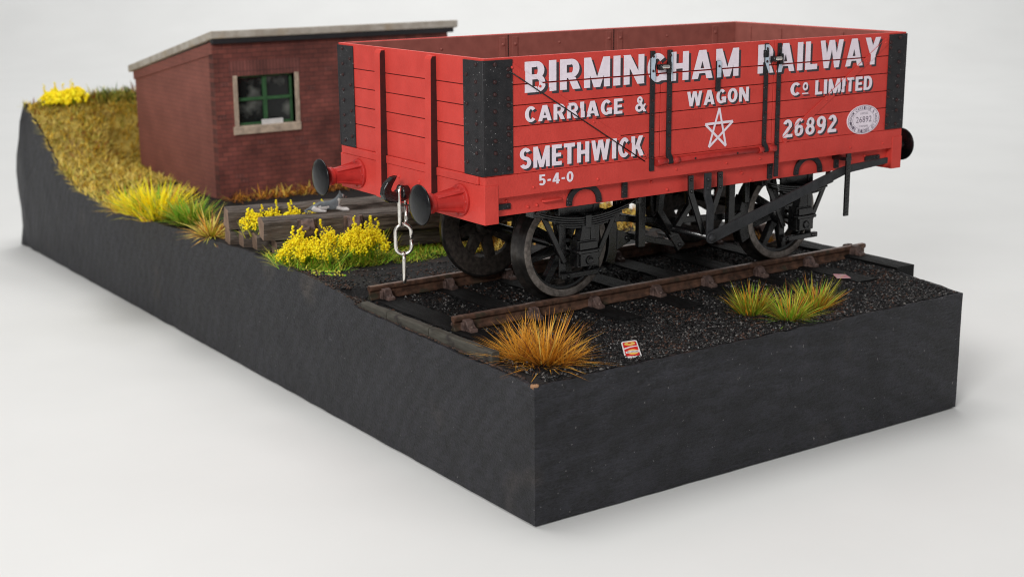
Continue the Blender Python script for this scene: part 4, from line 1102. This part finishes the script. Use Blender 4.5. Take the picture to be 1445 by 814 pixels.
def flowers(seed, pts, n, rad, h0, h1, label, zfun=None, group='yellow flower clumps', nb=130, blob=(.015, .029), stems=True):
    R = random.Random(seed)
    root_p = pts[0]; z0 = zfun(*root_p[:2]) if zfun else ground_z(*root_p[:2])
    t = thing('flowering_plant', (root_p[0], root_p[1], z0), label, 'flowering plant', group)
    b = MB(); s = MB()
    for (px, py, k) in pts:
        zg = zfun(px, py) if zfun else ground_z(px, py)
        for _ in range(int(n * k)):
            a = R.uniform(0, 6.3); rr = rad * k ** .5 * R.random() ** .55
            x, y = px + rr * math.cos(a), py + rr * math.sin(a)
            if noise.noise((x * 5, y * 5, seed + 2.)) < -.22: continue
            dome = (1 - .75 * (rr / (rad * k ** .5)) ** 2) * (.8 + .45 * noise.noise((x * 4, y * 4, seed)))
            top = h0 + max(0, (h1 - h0)) * dome * (.35 + .65 * R.random() ** .5)
            s1 = R.uniform(*blob)
            for q in range(R.choice((2, 3, 4, 5))):
                b.ball((x + R.gauss(0, .035), y + R.gauss(0, .035), zg + top - q * .035 + R.gauss(0, .015)), s1 * R.uniform(.6, 1.1), R.choice((0, 1)))
        for _ in range(R.randrange(1, 4)):           # a few taller sprigs
            a = R.uniform(0, 6.3); rr = rad * .7 * R.random(); x, y = px + rr * math.cos(a), py + rr * math.sin(a)
            for q in range(R.randrange(4, 8)): b.ball((x + R.gauss(0, .018), y + R.gauss(0, .018), zg + h1 * .8 + q * .04), R.uniform(.02, .038), R.choice((0, 1)))
        blades(s, R, int(nb * k), (px, py, zg), rad * 1.15, h1 * .85, .9, [0, 1, 2, 3], (5, 2, 1.5, 4), .022)
    b.build('blossom', ['yellow', 'yellowb'], t, fix=False)
    s.build('foliage', ['g1', 'g2', 'g3', 'g4'], t, fix=False)
flowers(21, [(.38, 9.25, .9), (.80, 9.05, .7), (.55, 9.45, .5)], 330, .47, .14, .74, 'wide yellow flower clump at the edge of the base left of the hanging chain')
flowers(22, [(1.72, 9.2, .9), (2.15, 9.2, .8), (1.3, 9.65, .25), (1.95, 9.5, .6)], 330, .45, .22, .92, 'tall yellow flower clump right behind the hanging chain')
flowers(23, [(.40, 11.5, .8), (.85, 11.65, .9), (1.4, 11.45, .8), (1.9, 11.3, .6)], 150, .32, .25, .58, 'yellow flowers growing between the two upper sleepers of the pile', zfun=lambda x, y: 3.02, nb=40)
flowers(24, [(.85, 26.75, .8), (1.45, 26.8, .8)], 200, .50, .12, .60, 'bright yellow bush on top of the grassy bank', nb=40, blob=(.035, .065))

def stuff_grass(name, seed, n, region, mats, wts, length, label, width=.03, mask=None, up=.35, spread=.9):
    R = random.Random(seed); mb = MB(); x0, x1, y0, y1 = region
    for _ in range(n):
        x = R.uniform(x0, x1); y = R.uniform(y0, y1)
        if mask and not mask(x, y): continue
        w = list(wts); k = noise.noise((x * .9, y * .9, seed))
        w[0] *= max(.1, 1 + 1.6 * k); w[-1] *= max(.1, 1 - 1.6 * k)
        blades(mb, R, 1, (x, y, ground_z(x, y)), .02, length, spread, list(range(len(mats))), w, width, up=up)
    o = mb.build(name, mats, fix=False); return tag(rebase(o, ((x0 + x1) / 2, (y0 + y1) / 2, ground_z(x0, y0))), label, 'grass', kind='stuff')
stuff_grass('hillside_grass', 31, 12000, (-.03, 7, 20.3, 27.1), ['s2', 's1', 's3', 'o3'], (4, 4, 3, .8), .36, 'dry olive and straw coloured grass covering the bank behind the hut', .045,
            mask=lambda x, y: not (2.7 < x and y < 25.1))
stuff_grass('tall_grass', 36, 3500, (1.2, 4.2, 24.3, 27.1), ['s2', 's1', 's3', 'o3'], (4, 4, 3, .6), .36, 'denser dry grass on the steep top of the bank against the hut', .045, mask=lambda x, y: not (2.75 < x and y < 25.1))
stuff_grass('grass', 32, 6500, (.06, 4.8, 8.45, 10.3), ['g1', 'g2', 'g4', 'g3'], (5, 3, 2.4, 1), .26, 'low green grass in front of the sleeper pile beside the track', .022,
            mask=lambda x, y: y > 8.78 + .25 * noise.noise((x * 1.5, 0, 3)) - (.35 if x < 1.2 else 0))
stuff_grass('dry_grass', 33, 3600, (4.2, 10.9, 8.7, 12), ['s2', 'o1', 's1', 's3'], (4, 2.5, 3, 1), .5, 'dry golden grass behind the track to the right of the green strip', .03)
stuff_grass('brown_grass', 34, 620, (2.9, 8, 18.2, 18.85), ['o3', 'o1', 's2'], (4, 3, 1.5), .55, 'thin orange brown grass along the foot of the hut wall', .03)
stuff_grass('bank_scrub', 35, 1400, (1.9, 6.5, 26.4, 27.2), ['g3', 's3', 'o3'], (4, 3, 1.4), .62, 'dark green scrub along the top of the bank', .05)
# dusty ground between the pile and the hut
m = MB(); R = random.Random(40)
for _ in range(160):
    x, y = R.uniform(.15, .9), R.uniform(8.1, 9.1); m.ball((x, y, ground_z(x, y) + .015), R.uniform(.015, .035), R.choice((0, 1, 2)))
tag(rebase(m.build('leaf_litter', ['g4', 'g1', 'g2'], fix=False), (.5, 8.6, 2.7)), 'scattered pale green leaf crumbs in front of the flower clump', 'leaf litter', kind='stuff')

# ------------------------------------------------------------------ litter
def packet():
    t = thing('crisp_packet', (2.58, .68, 2.475), 'small red and yellow packet with white border lying on the ballast', 'packet')
    A, B, C, E = Vector((2.666, 1.074, 2.50)), Vector((2.979, 1.016, 2.50)), Vector((2.484, .261, 2.452)), Vector((2.192, .368, 2.452))
    def uv(u, v, h=0.): p = (A * (1 - u) + B * u) * (1 - v) + (E * (1 - u) + C * u) * v; return (p.x, p.y, p.z + h)
    rr = lambda m_, c: [(m_ + c, m_), (1 - m_ - c, m_), (1 - m_, m_ + c * .5), (1 - m_, 1 - m_ - c * .5), (1 - m_ - c, 1 - m_), (m_ + c, 1 - m_), (m_, 1 - m_ - c * .5), (m_, m_ + c * .5)]
    m = MB(); o = rr(0, .1); n = len(o)
    m.add([uv(u, v) for u, v in o] + [uv(u, v, -.015) for u, v in o], [tuple(range(n)), tuple(range(2 * n - 1, n - 1, -1))] + [(i, (i + 1) % n, n + (i + 1) % n, n + i) for i in range(n)])
    s = m.build('sheet', 'paper', t)
    m = MB(); m.add([uv(u, v, .004) for u, v in rr(.075, .08)], [tuple(range(n))], 0)
    el = lambda cu, cv, a, b: [(cu + a * math.cos(2 * PI * i / 20), cv + b * math.sin(2 * PI * i / 20)) for i in range(20)]
    def fill(pts, h, mi): m.add([uv(u, v, h) for u, v in pts], [tuple(range(len(pts)))], mi)
    fill(el(.5, .2, .34, .115), .006, 1); fill(el(.5, .17, .12, .035), .008, 0); fill(el(.55, .70, .33, .16), .006, 1)
    fill([(.075, .44), (.5, .36), (.925, .35), (.925, .40), (.5, .43), (.075, .52)], .006, 2)
    fill([(.12, .66), (.5, .62), (.92, .64), (.92, .76), (.5, .74), (.12, .78)], .009, 2)
    for i in range(9): fill([(.2 + i * .078, .665), (.23 + i * .078, .665), (.23 + i * .078, .735), (.2 + i * .078, .735)], .011, 3)
    m.build('printed_panel', ['pred', 'pyel', 'paper', 'ink'], t, fix=False)
packet()
m = MB(); P = [(9.62, 2.52), (9.80, 2.34), (9.66, 2.06), (9.40, 2.20)]
m.prism(P, 'z', 2.50, 2.512); o = m.build('paper_scrap', 'ppink'); tag(rebase(o, (9.6, 2.28, 2.50)), 'pink and white paper scrap lying on the sleeper end beyond the grass tufts', 'paper scrap')

# ------------------------------------------------------------------ camera
cam = D.cameras.new('camera'); co = D.objects.new('camera', cam); COL.objects.link(co); SC.camera = co
Rr = [[0.8223021158617847, -0.5689941671606772, -0.00805406644866936], [-0.1407557920934599, -0.1896637877122912, -0.9717074943740888], [0.5513683317360318, 0.8001707851251222, -0.236050158633437]]
xax, yax, zax = Vector(Rr[0]), -Vector(Rr[1]), -Vector(Rr[2])
mw = Matrix((xax, yax, zax)).transposed().to_4x4(); mw.translation = Vector((-13.09801734, -18.38929815, 9.56297186))
co.matrix_world = mw
cam.sensor_width = 36; cam.lens = 2047.2133 / 1445 * 36; cam.clip_start = .5; cam.clip_end = 1000
cam.dof.use_dof = True; cam.dof.focus_distance = 26.6; cam.dof.aperture_fstop = .40

# ------------------------------------------------------------------ light: studio lamps, an added backdrop fill and a plain white surround
w = D.worlds.new('World'); SC.world = w; w.use_nodes = True
bg = w.node_tree.nodes['Background']; bg.inputs['Color'].default_value = (.98, .99, 1, 1); bg.inputs['Strength'].default_value = .28
def area(name, loc, target, size, energy, col=(1, 1, 1)):
    l = D.lights.new(name, 'AREA'); l.shape = 'SQUARE'; l.size = size; l.energy = energy; l.color = col
    o = D.objects.new(name, l); COL.objects.link(o); o.location = loc
    o.rotation_euler = (Vector(target) - Vector(loc)).to_track_quat('-Z', 'Y').to_euler()
    return o
area('overhead_softbox', (2, 14, 48), (4, 8, 2), 26, 11500, (1, .985, .965))
area('front_softbox', (-40, -26, 30), (4, 6, 4), 15, 20500, (1, .99, .975))
bd = Vector((4, 6, 0)) + Vector((.567, .824, 0)) * 62
area('backdrop_fill', (bd.x, bd.y, 78), (bd.x + 28, bd.y + 41, 14), 54, 50000)  # unseen extra light, added only to brighten the backdrop
SC.cycles.filter_width = 1.05
SC.view_settings.view_transform = 'Standard'; SC.view_settings.look = 'None'; SC.view_settings.exposure = 0; SC.view_settings.gamma = 1
